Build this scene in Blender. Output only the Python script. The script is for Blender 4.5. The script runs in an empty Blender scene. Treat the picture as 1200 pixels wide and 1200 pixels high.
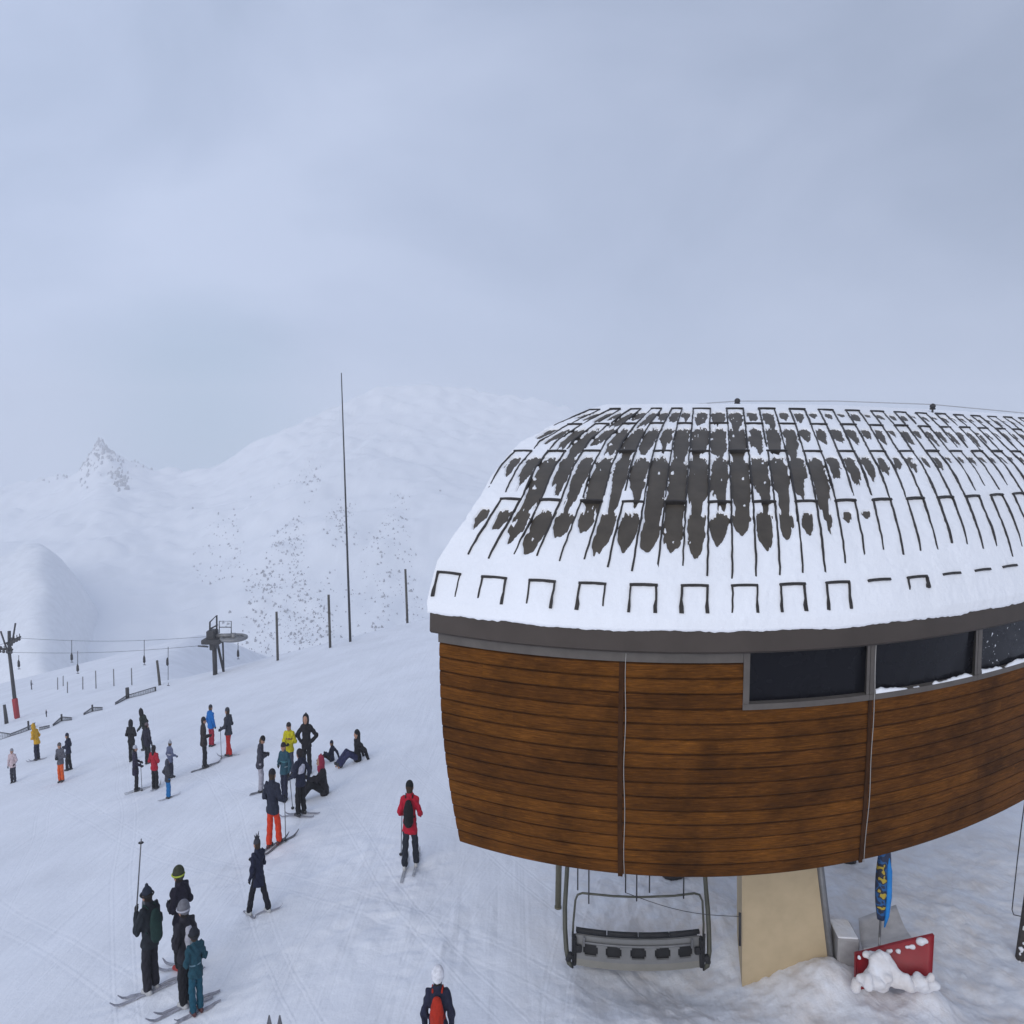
import bpy, math, random
import numpy as np
from mathutils import Vector, Matrix

# ------------------------------------------------------------------ camera, sky, sun, exposure
S = bpy.context.scene
COL = S.collection
F = 850.0                      # focal length in pixels of the 1200 px photograph
PITCH = math.atan(70.0 / F)    # horizon at row 530
CZ = 8.1                       # camera height above the snow beside the station

cam = bpy.data.cameras.new('camera')
cam.sensor_width = 36.0
cam.lens = F / 1200.0 * 36.0
cam.clip_start = 0.1
cam.clip_end = 6000.0
camo = bpy.data.objects.new('camera', cam)
COL.objects.link(camo)
camo.location = (0, 0, CZ)
camo.rotation_euler = (math.pi / 2 - PITCH, 0, 0)
S.camera = camo

SUN_EL, SUN_ROT = math.radians(27), math.radians(200)
w = bpy.data.worlds.new('World')
S.world = w
w.use_nodes = True
nt = w.node_tree
for n in list(nt.nodes):
    nt.nodes.remove(n)


def N(tree, kind, **kw):
    n = tree.nodes.new(kind)
    for k, v in kw.items():
        if k.startswith('i_'):
            key = k[2:]
            key = int(key) if key.isdigit() else key.replace('_', ' ')
            n.inputs[key].default_value = v
        else:
            setattr(n, k, v)
    return n


def link(tree, a, ao, b, bi):
    tree.links.new(a.outputs[ao], b.inputs[bi])


def ramp(tree, stops, interp='LINEAR'):
    r = tree.nodes.new('ShaderNodeValToRGB')
    e = r.color_ramp.elements
    while len(e) < len(stops):
        e.new(0.5)
    for el, (p, c) in zip(e, stops):
        el.position = p
        el.color = (c, c, c, 1) if not hasattr(c, '__len__') else (*c, 1)
    r.color_ramp.interpolation = interp
    return r


out = N(nt, 'ShaderNodeOutputWorld')
bg = N(nt, 'ShaderNodeBackground', i_Strength=0.097)
sky = N(nt, 'ShaderNodeTexSky', sky_type='NISHITA', sun_disc=False)
sky.sun_elevation = SUN_EL
sky.sun_rotation = SUN_ROT
sky.altitude = 2000
tc = N(nt, 'ShaderNodeTexCoord')
# overcast deck: broad soft banks of cloud in the direction of view
mp = N(nt, 'ShaderNodeMapping')
mp.inputs['Scale'].default_value = (1.3, 1.3, 2.2)
link(nt, tc, 'Generated', mp, 'Vector')
no1 = N(nt, 'ShaderNodeTexNoise', i_Scale=1.6, i_Detail=5.0, i_Roughness=0.5, i_Distortion=0.4)
link(nt, mp, 'Vector', no1, 'Vector')
r1 = ramp(nt, [(0.36, (3.65, 4.4, 6.0)), (0.50, (4.35, 5.1, 6.85)), (0.64, (5.05, 5.8, 7.6))])
link(nt, no1, 'Fac', r1, 'Fac')
# darker bank low down to the right, lighter veil to the left
sep = N(nt, 'ShaderNodeSeparateXYZ')
link(nt, tc, 'Generated', sep, 'Vector')
mr = N(nt, 'ShaderNodeMapRange')
mr.inputs['From Min'].default_value = -0.6
mr.inputs['From Max'].default_value = 0.6
mr.inputs['To Min'].default_value = 1.14
mr.inputs['To Max'].default_value = 0.72
link(nt, sep, 'X', mr, 'Value')
mul = N(nt, 'ShaderNodeVectorMath', operation='SCALE')
link(nt, r1, 'Color', mul, 0)
link(nt, mr, 'Result', mul, 'Scale')
# a blue-grey gap in the cloud above the saddle
vd = N(nt, 'ShaderNodeVectorMath', operation='DISTANCE')
vd.inputs[1].default_value = (-0.39, 0.92, 0.04)
link(nt, tc, 'Generated', vd, 0)
r2 = ramp(nt, [(0.0, 1.0), (0.2, 0.0)], 'EASE')
link(nt, vd, 'Value', r2, 'Fac')
mx0 = N(nt, 'ShaderNodeMixRGB')
mx0.inputs['Color2'].default_value = (2.3, 3.75, 5.0, 1)
link(nt, r2, 'Color', mx0, 'Fac')
link(nt, mul, 'Vector', mx0, 'Color1')
mx = N(nt, 'ShaderNodeMixRGB', i_Fac=0.93)
link(nt, sky, 'Color', mx, 'Color1')
link(nt, mx0, 'Color', mx, 'Color2')
link(nt, mx, 'Color', bg, 'Color')
link(nt, bg, 'Background', out, 'Surface')

sun = bpy.data.lights.new('sun', 'SUN')
sun.energy = 1.25
sun.angle = math.radians(50)
sun.color = (1.0, 0.96, 0.9)
suno = bpy.data.objects.new('sun', sun)
COL.objects.link(suno)
suno.rotation_euler = (math.pi / 2 - SUN_EL, 0, math.pi - SUN_ROT)

S.view_settings.view_transform = 'Standard'
S.view_settings.look = 'None'
S.view_settings.exposure = 0.15
S.view_settings.gamma = 1.0
S.view_settings.use_curve_mapping = False
S.render.engine = 'CYCLES'
S.cycles.use_denoising = True
S.cycles.max_bounces = 8
S.cycles.diffuse_bounces = 4
S.cycles.volume_bounces = 4
S.cycles.sample_clamp_indirect = 4.0
HAZE = 0.0009

random.seed(7)
rng = np.random.default_rng(11)

# ------------------------------------------------------------------ helpers: rays, noise, terrain
cp, sp = math.cos(PITCH), math.sin(PITCH)


def ray(px, py):
    cx, cy = (px - 600.0) / F, (600.0 - py) / F
    return Vector((cx, cp + cy * sp, -sp + cy * cp))


def at_y(px, py, Y):
    d = ray(px, py)
    return Vector((0, 0, CZ)) + d * (Y / d.y)


TAB = rng.random((256, 256))


def vnoise(x, y):
    xi, yi = np.floor(x).astype(int), np.floor(y).astype(int)
    fx, fy = x - xi, y - yi
    fx = fx * fx * (3 - 2 * fx)
    fy = fy * fy * (3 - 2 * fy)
    a, b = TAB[xi % 256, yi % 256], TAB[(xi + 1) % 256, yi % 256]
    c, d = TAB[xi % 256, (yi + 1) % 256], TAB[(xi + 1) % 256, (yi + 1) % 256]
    return (a * (1 - fx) + b * fx) * (1 - fy) + (c * (1 - fx) + d * fx) * fy - 0.5


def fbm(x, y, oct=4, gain=0.5):
    s, a = 0.0, 1.0
    for k in range(oct):
        s = s + a * vnoise(x * 2 ** k + 17.3 * k, y * 2 ** k - 9.1 * k)
        a *= gain
    return s


def softp(v, k):
    return np.logaddexp(0, v / k) * k


MOUNDS = []   # (x, y, radius_x, radius_y, height)


def ground_base(X, Y):
    X = np.asarray(X, float)
    Y = np.asarray(Y, float)
    z = -0.25 * softp(-X - 2.0, 1.2) - 0.09 * softp(Y - 13.0, 1.5)
    z = z + 0.02 * np.clip(Y - 13, 0, 40) * np.clip((X + 2) / 10, 0, 1)
    crest = 57 + 60 * np.clip((-X - 27) / 25, 0, 1) ** 1.5
    over = np.clip(Y - crest, 0, None)
    z = z - 0.35 * over ** 2 / (over + 6.0)
    z = z - 0.3 * np.clip(-Y - 10, 0, None)
    return z


def ground(X, Y, detail=True):
    z = ground_base(X, Y)
    X = np.asarray(X, float)
    Y = np.asarray(Y, float)
    for mxx, my, rx, ry, h in MOUNDS:
        z = z + h * np.exp(-((X - mxx) / rx) ** 2 - ((Y - my) / ry) ** 2)
    if detail:
        z = z + 0.16 * fbm(X * 0.12, Y * 0.12, 3) + 0.035 * fbm(X * 0.9 + Y * 0.35, Y * 0.22 - X * 0.1, 4, 0.6) * np.clip((45 - Y) / 20, 0, 1)
        # snow churned up round the station, smooth groomed slope further left
        ch = np.clip((X + 0.3 + 0.8 * fbm(X * 0.5, Y * 0.5, 2)) / 2.5, 0, 1) * np.clip((20 - Y) / 6, 0, 1)
        z = z + ch * (0.08 * fbm(X * 0.9, Y * 0.9, 3, 0.6) + 0.055 * fbm(X * 3.1, Y * 2.2, 5, 0.74) + 0.03 * np.abs(fbm(X * 6.1, Y * 6.1, 3, 0.6)))
    return z


SCUFFS = []
_plain = ground


def ground(X, Y, detail=True):
    z = _plain(X, Y, detail)
    if SCUFFS and detail:
        X = np.asarray(X, float)
        Y = np.asarray(Y, float)
        m_ = np.zeros_like(X)
        for sx_, sy_, rr in SCUFFS:
            m_ = np.maximum(m_, np.exp(-((X - sx_) ** 2 + ((Y - sy_) / 1.3) ** 2) / rr ** 2))
        z = z + m_ * (0.10 * fbm(X * 1.7 + 4, Y * 1.7, 4, 0.62) + 0.03 * np.abs(fbm(X * 5, Y * 5, 2)))
    return z


def g1(x, y):
    return float(ground(np.array([x]), np.array([y]))[0])


def hit(px, py):
    """point of the snow seen at that pixel"""
    d = ray(px, py)
    t = 4.0
    for _ in range(4000):
        p = Vector((0, 0, CZ)) + d * t
        if p.z < g1(p.x, p.y):
            lo, hi = t - 0.25, t
            for _ in range(14):
                m = (lo + hi) / 2
                p = Vector((0, 0, CZ)) + d * m
                if p.z < g1(p.x, p.y):
                    hi = m
                else:
                    lo = m
            return Vector((0, 0, CZ)) + d * hi
        t += 0.25
        if t > 220:
            break
    return Vector((0, 0, CZ)) + d * 100


# ------------------------------------------------------------------ helpers: materials
def mat(name, col, rough=0.7, metal=0.0, var=0.12, vscale=8.0, bump=0.0, bscale=40.0, spec=0.4):
    m = bpy.data.materials.new(name)
    m.use_nodes = True
    t = m.node_tree
    b = t.nodes['Principled BSDF']
    b.inputs['Roughness'].default_value = rough
    b.inputs['Metallic'].default_value = metal
    b.inputs['Specular IOR Level'].default_value = spec
    c = N(t, 'ShaderNodeTexCoord')
    n = N(t, 'ShaderNodeTexNoise', i_Scale=vscale, i_Detail=5.0, i_Roughness=0.6)
    link(t, c, 'Object', n, 'Vector')
    lo = tuple(max(0, v * (1 - var)) for v in col)
    hi = tuple(min(1, v * (1 + var)) for v in col)
    r = ramp(t, [(0.3, lo), (0.7, hi)])
    link(t, n, 'Fac', r, 'Fac')
    link(t, r, 'Color', b, 'Base Color')
    if bump:
        n2 = N(t, 'ShaderNodeTexNoise', i_Scale=bscale, i_Detail=4.0)
        link(t, c, 'Object', n2, 'Vector')
        bp = N(t, 'ShaderNodeBump', i_Strength=bump, i_Distance=0.01)
        link(t, n2, 'Fac', bp, 'Height')
        link(t, bp, 'Normal', b, 'Normal')
    return m


_mc = {}


def cloth(col):
    k = tuple(round(c, 3) for c in col)
    if k not in _mc:
        _mc[k] = mat('cloth', col, 0.85, 0, 0.22, 14, 0.5, 60, 0.25)
    return _mc[k]


def snow_material(name, base, dirt, tracks=True):
    m = bpy.data.materials.new(name)
    m.use_nodes = True
    t = m.node_tree
    b = t.nodes['Principled BSDF']
    b.inputs['Roughness'].default_value = 0.75
    b.inputs['Specular IOR Level'].default_value = 0.2
    g = N(t, 'ShaderNodeNewGeometry')
    n = N(t, 'ShaderNodeTexNoise', i_Scale=0.35, i_Detail=6.0, i_Roughness=0.6)
    link(t, g, 'Position', n, 'Vector')
    r = ramp(t, [(0.3, tuple(c * 0.90 for c in base)), (0.62, base)])
    link(t, n, 'Fac', r, 'Fac')
    last = r
    if dirt:
        # trodden, slightly soiled snow below the station
        sepp = N(t, 'ShaderNodeSeparateXYZ')
        link(t, g, 'Position', sepp, 'Vector')
        mr_ = N(t, 'ShaderNodeMapRange')
        mr_.inputs['From Min'].default_value = -0.5
        mr_.inputs['From Max'].default_value = 3.0
        link(t, sepp, 'X', mr_, 'Value')
        mr2 = N(t, 'ShaderNodeMapRange')
        mr2.inputs['From Min'].default_value = 19.0
        mr2.inputs['From Max'].default_value = 12.0
        link(t, sepp, 'Y', mr2, 'Value')
        n3 = N(t, 'ShaderNodeTexNoise', i_Scale=1.7, i_Detail=7.0, i_Roughness=0.65)
        link(t, g, 'Position', n3, 'Vector')
        r3 = ramp(t, [(0.40, 0.0), (0.66, 0.75)])
        link(t, n3, 'Fac', r3, 'Fac')
        ml = N(t, 'ShaderNodeMath', operation='MULTIPLY')
        link(t, mr_, 'Result', ml, 0)
        link(t, mr2, 'Result', ml, 1)
        ml2 = N(t, 'ShaderNodeMath', operation='MULTIPLY')
        link(t, ml, 'Value', ml2, 0)
        link(t, r3, 'Color', ml2, 1)
        mxd = N(t, 'ShaderNodeMixRGB')
        mxd.inputs['Color2'].default_value = (0.66, 0.60, 0.56, 1)
        link(t, ml2, 'Value', mxd, 'Fac')
        link(t, r, 'Color', mxd, 'Color1')
        last = mxd
    link(t, last, 'Color', b, 'Base Color')
    # grain + long ski tracks
    nb = N(t, 'ShaderNodeTexNoise', i_Scale=9.0, i_Detail=6.0, i_Roughness=0.65)
    link(t, g, 'Position', nb, 'Vector')
    bp = N(t, 'ShaderNodeBump', i_Strength=0.35, i_Distance=0.05)
    link(t, nb, 'Fac', bp, 'Height')
    if tracks:
        mpp = N(t, 'ShaderNodeMapping')
        mpp.inputs['Rotation'].default_value = (0, 0, math.radians(-35))
        mpp.inputs['Scale'].default_value = (1.7, 0.12, 1.0)
        link(t, g, 'Position', mpp, 'Vector')
        n5 = N(t, 'ShaderNodeTexNoise', i_Scale=1.0, i_Detail=2.0, i_Distortion=1.6)
        link(t, mpp, 'Vector', n5, 'Vector')
        mpq = N(t, 'ShaderNodeMapping')
        mpq.inputs['Rotation'].default_value = (0, 0, math.radians(22))
        mpq.inputs['Scale'].default_value = (2.2, 0.14, 1.0)
        link(t, g, 'Position', mpq, 'Vector')
        n6 = N(t, 'ShaderNodeTexNoise', i_Scale=1.0, i_Detail=2.0, i_Distortion=0.8)
        link(t, mpq, 'Vector', n6, 'Vector')
        ad = N(t, 'ShaderNodeMath', operation='ADD')
        link(t, n5, 'Fac', ad, 0)
        link(t, n6, 'Fac', ad, 1)
        # thin paired grooves left by skis, curving down the slope
        last_h = ad
        for rot, scl, sd_ in ((-30, 0.13, 5.0), (24, 0.11, 7.0), (-48, 0.09, 6.0), (8, 0.12, 8.0)):
            mw_ = N(t, 'ShaderNodeMapping')
            mw_.inputs['Rotation'].default_value = (0, 0, math.radians(rot))
            mw_.inputs['Location'].default_value = (sd_ * 3.1, sd_, 0)
            link(t, g, 'Position', mw_, 'Vector')
            wv_ = N(t, 'ShaderNodeTexWave', wave_type='BANDS', bands_direction='X', i_Scale=scl, i_Distortion=sd_, i_Detail=1.5)
            wv_.inputs['Detail Scale'].default_value = 0.35
            link(t, mw_, 'Vector', wv_, 'Vector')
            rwv = ramp(t, [(0.90, 0.0), (0.93, 1.0), (0.955, 0.1), (0.97, 1.0), (1.0, 0.0)])
            link(t, wv_, 'Fac', rwv, 'Fac')
            sb = N(t, 'ShaderNodeMath', operation='MULTIPLY_ADD')
            sb.inputs[1].default_value = -0.11
            link(t, rwv, 'Color', sb, 0)
            link(t, last_h, 'Value', sb, 2)
            last_h = sb
        bq = N(t, 'ShaderNodeBump', i_Strength=0.34, i_Distance=0.10)
        link(t, last_h, 'Value', bq, 'Height')
        link(t, bp, 'Normal', bq, 'Normal')
        link(t, bq, 'Normal', b, 'Normal')
    else:
        link(t, bp, 'Normal', b, 'Normal')
    return m


# ------------------------------------------------------------------ helpers: meshes
class MB:
    def __init__(self):
        self.v, self.f, self.m, self.sm = [], [], [], []

    def add(self, vs, fs, mi=0, smooth=False):
        o = len(self.v)
        self.v += [tuple(p) for p in vs]
        for f in fs:
            self.f.append([i + o for i in f])
            self.m.append(mi)
            self.sm.append(smooth)

    def box(self, c, s, R=None, mi=0, bev=0.0):
        c = Vector(c)
        x, y, z = s[0] / 2, s[1] / 2, s[2] / 2
        if bev <= 0:
            vs = [Vector((a * x, b * y, d * z)) for a in (-1, 1) for b in (-1, 1) for d in (-1, 1)]
            fs = [(0, 1, 3, 2), (4, 6, 7, 5), (0, 4, 5, 1), (2, 3, 7, 6), (0, 2, 6, 4), (1, 5, 7, 3)]
        else:
            bev = min(bev, x, y, z) * 0.99
            vs, fs = [], []
            idx = {}
            for a in (-1, 1):
                for b in (-1, 1):
                    for d in (-1, 1):
                        for ax in range(3):
                            p = [a * (x - bev), b * (y - bev), d * (z - bev)]
                            p[ax] += (a, b, d)[ax] * bev
                            idx[(a, b, d, ax)] = len(vs)
                            vs.append(Vector(p))
            for ax in range(3):
                o1, o2 = [i for i in range(3) if i != ax]
                for s_ in (-1, 1):
                    q = []
                    for (u, v_) in ((-1, -1), (1, -1), (1, 1), (-1, 1)):
                        k = [0, 0, 0]
                        k[ax], k[o1], k[o2] = s_, u, v_
                        q.append(idx[(*k, ax)])
                    fs.append(q)
                    for t_ in (-1, 1):
                        if o1 > ax or True:
                            q = []
                            for u in (-1, 1):
                                k = [0, 0, 0]
                                k[ax], k[o1], k[o2] = s_, t_, u
                                q.append((idx[(*k, ax)], idx[(*k, o1)]))
                            if ax < o1:
                                fs.append([q[0][0], q[1][0], q[1][1], q[0][1]])
                            q = []
                            for u in (-1, 1):
                                k = [0, 0, 0]
                                k[ax], k[o2], k[o1] = s_, t_, u
                                q.append((idx[(*k, ax)], idx[(*k, o2)]))
                            if ax < o2:
                                fs.append([q[0][0], q[1][0], q[1][1], q[0][1]])
            for a in (-1, 1):
                for b in (-1, 1):
                    for d in (-1, 1):
                        fs.append([idx[(a, b, d, k)] for k in range(3)])
        if R is not None:
            vs = [R @ p for p in vs]
        self.add([p + c for p in vs], fs, mi)

    def tube(self, pts, r, n=8, mi=0, cap=True):
        pts = [Vector(p) for p in pts]
        rs = r if hasattr(r, '__len__') else [r] * len(pts)
        vs, fs = [], []
        up = None
        for i, p in enumerate(pts):
            t = (pts[min(i + 1, len(pts) - 1)] - pts[max(i - 1, 0)]).normalized()
            if up is None:
                up = Vector((0, 0, 1)) if abs(t.z) < 0.9 else Vector((1, 0, 0))
            a = t.cross(up)
            if a.length < 1e-4:
                a = t.cross(Vector((0, 1, 0.1)))
            a.normalize()
            up = a.cross(t).normalized()
            for k in range(n):
                an = 2 * math.pi * k / n
                vs.append(p + (a * math.cos(an) + up * math.sin(an)) * rs[i])
        for i in range(len(pts) - 1):
            for k in range(n):
                fs.append((i * n + k, i * n + (k + 1) % n, (i + 1) * n + (k + 1) % n, (i + 1) * n + k))
        if cap:
            fs.append(list(range(n))[::-1])
            fs.append([(len(pts) - 1) * n + k for k in range(n)])
        self.add(vs, fs, mi, True)

    def sphere(self, c, r, n=10, mi=0):
        c = Vector(c)
        r = r if hasattr(r, '__len__') else (r, r, r)
        vs, fs = [], []
        for i in range(n + 1):
            th = math.pi * i / n
            for k in range(2 * n):
                ph = math.pi * k / n
                vs.append(c + Vector((r[0] * math.sin(th) * math.cos(ph), r[1] * math.sin(th) * math.sin(ph), r[2] * math.cos(th))))
        for i in range(n):
            for k in range(2 * n):
                a, b = i * 2 * n + k, i * 2 * n + (k + 1) % (2 * n)
                fs.append((a, b, b + 2 * n, a + 2 * n))
        self.add(vs, fs, mi, True)

    def build(self, name, mats, parent=None):
        me = bpy.data.meshes.new(name)
        me.from_pydata(self.v, [], self.f)
        return finish(name, me, mats, parent, self.m, self.sm)


def finish(name, me, mats, parent=None, mi=None, sm=None):
    if not isinstance(mats, (list, tuple)):
        mats = [mats]
    for m_ in mats:
        me.materials.append(m_)
    if mi is not None and len(mats) > 1:
        me.polygons.foreach_set('material_index', mi)
    if sm is not None:
        me.polygons.foreach_set('use_smooth', sm)
    me.update()
    o = bpy.data.objects.new(name, me)
    COL.objects.link(o)
    if parent is not None:
        o.parent = parent
    return o


def grid_mesh(P, flip=False):
    """P: (n, m, 3) array -> mesh of quads"""
    n, m = P.shape[:2]
    idx = np.arange(n * m).reshape(n, m)
    q = np.stack([idx[:-1, :-1], idx[1:, :-1], idx[1:, 1:], idx[:-1, 1:]], -1).reshape(-1, 4)
    if flip:
        q = q[:, ::-1]
    me = bpy.data.meshes.new('grid')
    me.vertices.add(n * m)
    me.vertices.foreach_set('co', P.reshape(-1).astype(np.float32))
    me.loops.add(q.size)
    me.loops.foreach_set('vertex_index', q.reshape(-1).astype(np.int32))
    me.polygons.add(len(q))
    me.polygons.foreach_set('loop_start', np.arange(0, q.size, 4, dtype=np.int32))
    me.update(calc_edges=True)
    me.polygons.foreach_set('use_smooth', [True] * len(q))
    return me


def tag(o, label=None, cat=None, group=None, kind=None):
    if label:
        o['label'] = label
    if cat:
        o['category'] = cat
    if group:
        o['group'] = group
    if kind:
        o['kind'] = kind
    return o


def thing(name, label, cat, loc=(0, 0, 0), rz=0.0, group=None):
    o = bpy.data.objects.new(name, None)
    o.empty_display_size = 0.2
    COL.objects.link(o)
    o.location = loc
    o.rotation_euler = (0, 0, rz)
    return tag(o, label, cat, group)


# ------------------------------------------------------------------ signed distance bodies -> one continuous mesh
def smin(a, b, k):
    h = np.clip(0.5 + 0.5 * (b - a) / k, 0, 1)
    return b * (1 - h) + a * h - k * h * (1 - h)


def cone(P, a, b, r1, r2, fl=1.0):
    a, b = np.array(a, float), np.array(b, float)
    ba = b - a
    pa = P - a
    h = np.clip((pa @ ba) / max(ba @ ba, 1e-9), 0, 1)
    d = pa - h[..., None] * ba
    if fl != 1.0:
        d = d * np.array([1, 1 / fl, 1])
    return np.sqrt((d * d).sum(-1)) - (r1 + (r2 - r1) * h)


def surface(fn, lo, hi, vox):
    lo, hi = np.array(lo, float), np.array(hi, float)
    n = np.ceil((hi - lo) / vox).astype(int) + 1
    ax = [lo[i] + vox * np.arange(n[i]) for i in range(3)]
    P = np.stack(np.meshgrid(*ax, indexing='ij'), -1)
    D = fn(P)
    ins = D < 0
    corners = [(i, j, k) for i in (0, 1) for j in (0, 1) for k in (0, 1)]

    def sl(A, c):
        return A[c[0]:A.shape[0] - 1 + c[0], c[1]:A.shape[1] - 1 + c[1], c[2]:A.shape[2] - 1 + c[2]]
    cnt = sum(sl(ins, c).astype(int) for c in corners)
    act = (cnt > 0) & (cnt < 8)
    pos = np.zeros(act.shape + (3,))
    num = np.zeros(act.shape)
    for c1 in corners:
        for axn in range(3):
            if c1[axn] == 1:
                continue
            c2 = list(c1)
            c2[axn] = 1
            d1, d2 = sl(D, c1), sl(D, c2)
            x = (d1 < 0) != (d2 < 0)
            t = np.where(x, d1 / np.where(d1 - d2 == 0, 1, d1 - d2), 0)
            for i in range(3):
                pos[..., i] += np.where(x, (t if i == axn else c1[i]), 0)
            num += x
    idx = -np.ones(act.shape, int)
    idx[act] = np.arange(act.sum())
    cell = np.argwhere(act)
    V = lo + vox * (cell + pos[act] / num[act][:, None])
    Q = []
    for axn in range(3):
        a1, a2 = (axn + 1) % 3, (axn + 2) % 3
        s0 = [slice(None)] * 3
        s1 = [slice(None)] * 3
        s0[axn], s1[axn] = slice(0, -1), slice(1, None)
        A, B = ins[tuple(s0)], ins[tuple(s1)]
        e = np.argwhere(A != B)
        e = e[(e[:, a1] > 0) & (e[:, a2] > 0) & (e[:, a1] < act.shape[a1]) & (e[:, a2] < act.shape[a2])]
        if not len(e):
            continue
        sgn = A[tuple(e.T)]
        o1 = np.zeros(3, int)
        o2 = np.zeros(3, int)
        o1[a1], o2[a2] = 1, 1
        q = np.stack([idx[tuple((e - o1 - o2).T)], idx[tuple((e - o2).T)], idx[tuple(e.T)], idx[tuple((e - o1).T)]], -1)
        q[~sgn] = q[~sgn][:, ::-1]
        Q.append(q)
    Q = np.concatenate(Q)
    Q = Q[(Q >= 0).all(1)]
    return V, Q


def vq_mesh(V, Q):
    me = bpy.data.meshes.new('body')
    me.vertices.add(len(V))
    me.vertices.foreach_set('co', V.reshape(-1).astype(np.float32))
    me.loops.add(Q.size)
    me.loops.foreach_set('vertex_index', Q.reshape(-1).astype(np.int32))
    me.polygons.add(len(Q))
    me.polygons.foreach_set('loop_start', np.arange(0, Q.size, 4, dtype=np.int32))
    me.update(calc_edges=True)
    me.polygons.foreach_set('use_smooth', [True] * len(Q))
    return me


def sdf_obj(name, prims, m, parent, vox, k=0.03, pad=0.05, post=None):
    pts = np.array([p[i] for p in prims for i in (0, 1)])
    rr = max(max(p[2], p[3]) for p in prims) + pad
    lo, hi = pts.min(0) - rr, pts.max(0) + rr

    def fn(P):
        D = None
        for p in prims:
            d = cone(P, *p[:4], *(p[4:5] or (1.0,)))
            D = d if D is None else smin(D, d, k)
        return post(P, D) if post else D
    V, Q = surface(fn, lo, hi, vox)
    return finish(name, vq_mesh(V, Q), m, parent)


# ================================================================== THE PLACE
PILLAR = at_y(918, 1150, 10.9)
MOUNDS += [(PILLAR.x + 0.5, 10.45, 0.75, 0.5, 0.38), (PILLAR.x + 1.75, 10.0, 0.35, 0.28, 0.32), (PILLAR.x + 1.1, 9.4, 1.6, 0.5, 0.15),
           (PILLAR.x - 1.9, 10.8, 1.4, 0.9, -0.42)]

# snow scuffed up where people stand and pass
_sc = [(hit(px, py), r_) for px, py, r_ in ((190, 1168, 1.3), (225, 1185, 1.3), (304, 1072, 1.0), (330, 985, 1.6), (350, 945, 1.6), (380, 920, 1.6), (345, 905, 1.6), (415, 895, 1.3),
                                           (480, 1020, 0.9), (510, 1110, 1.0), (250, 890, 1.8), (178, 925, 2.0), (165, 890, 1.8), (75, 912, 1.8), (430, 1080, 1.2), (300, 1150, 1.0), (400, 1000, 1.2))]
SCUFFS += [(p.x, p.y, r_) for p, r_ in _sc]
snow_piste = snow_material('piste_snow', (0.82, 0.835, 0.88), True)
snow_far = snow_material('mountain_snow', (0.80, 0.82, 0.86), False, False)
metal_dark = mat('dark_metal', (0.045, 0.043, 0.045), 0.55, 0.3, 0.25, 6, 0.2)
metal_grey = mat('grey_metal', (0.22, 0.22, 0.225), 0.5, 0.4, 0.15, 6, 0.1)
metal_green = mat('olive_metal', (0.09, 0.09, 0.07), 0.5, 0.2, 0.2, 6, 0.1)
wire_mat = mat('wire', (0.10, 0.10, 0.11), 0.6, 0.3, 0.1)


# the groomed slope: one sheet, finer where it is near
def axis(lo, hi, f0, f1, fine, growth):
    a = list(np.arange(f0, f1, fine))
    s = fine
    while a[-1] < hi:
        s *= growth
        a.append(a[-1] + s)
    b = []
    x, s = f0, fine
    while x > lo:
        s *= growth
        x -= s
        b.append(x)
    return np.array(b[::-1] + a)


gx = axis(-160, 120, -2.0, 9.0, 0.05, 1.02)
gy = axis(-60, 190, 8.0, 15.0, 0.05, 1.02)
GX, GY = np.meshgrid(gx, gy, indexing='ij')
me = grid_mesh(np.stack([GX, GY, ground(GX, GY)], -1))
tag(finish('snow_ground', me, snow_piste), kind='structure')


# ---- far terrain: valley and mountains rising into cloud
def sil(pts, px):
    p = np.array(pts, float)
    return np.interp(px, p[:, 0], p[:, 1])


def zimg(py, Y):
    cy = (600.0 - py) / F
    return CZ + Y * (-sp + cy * cp) / (cp + cy * sp)


RIDGE = [(-900, 560), (-300, 575), (-100, 580), (0, 576), (40, 566), (70, 558), (92, 562), (108, 540), (120, 522), (130, 535), (150, 545), (178, 556), (220, 557), (250, 553),
         (300, 522), (350, 494), (400, 470), (450, 452), (510, 452), (570, 462), (640, 472), (760, 505), (1200, 512), (2000, 500)]
RDEP = [(-900, 900), (0, 900), (180, 850), (240, 800), (380, 800), (440, 1050), (600, 1050), (2000, 1250)]
apx = np.linspace(-900, 2000, 620)
ts = np.concatenate([np.linspace(0, 1, 150), np.linspace(1.01, 1.2, 20)])
A, T = np.meshgrid(apx, ts, indexing='ij')
_d0 = sil(RDEP, apx)
_kd = np.hanning(61)
RY = np.convolve(np.pad(_d0, 30, mode='edge'), _kd / _kd.sum(), 'valid')[:, None] + 0 * A
_s0 = sil(RIDGE, apx)
_k = np.exp(-np.linspace(-2.5, 2.5, 41) ** 2)
_s1 = np.convolve(np.pad(_s0, 20, mode='edge'), _k / _k.sum(), 'valid')
_near = np.exp(-(np.clip(1 - T, 0, None) / 0.10) ** 2)
_rw = np.interp(apx, [150, 260], [0.0, 1.0])          # the right-hand mountain keeps its full flank
_base = np.minimum(_s1, 900)
RZ = zimg(_base[:, None] + (_s0 - _base)[:, None] * _near, RY)
Y0, Z0 = 120.0, -75.0
YY = Y0 + (RY - Y0) * T
XX = (A - 600.0) / F * YY
tt = np.clip(T, 0, 1)
prof = 0.18 * tt + 0.82 * (tt ** 1.9 * (1 - 0.25 * tt) / 0.75)
ZZ = Z0 + (RZ - Z0) * prof - np.clip(T - 1, 0, 1) * 160
amp = 60 * np.clip(tt * (1.05 - tt), 0, 1) + 5
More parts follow.
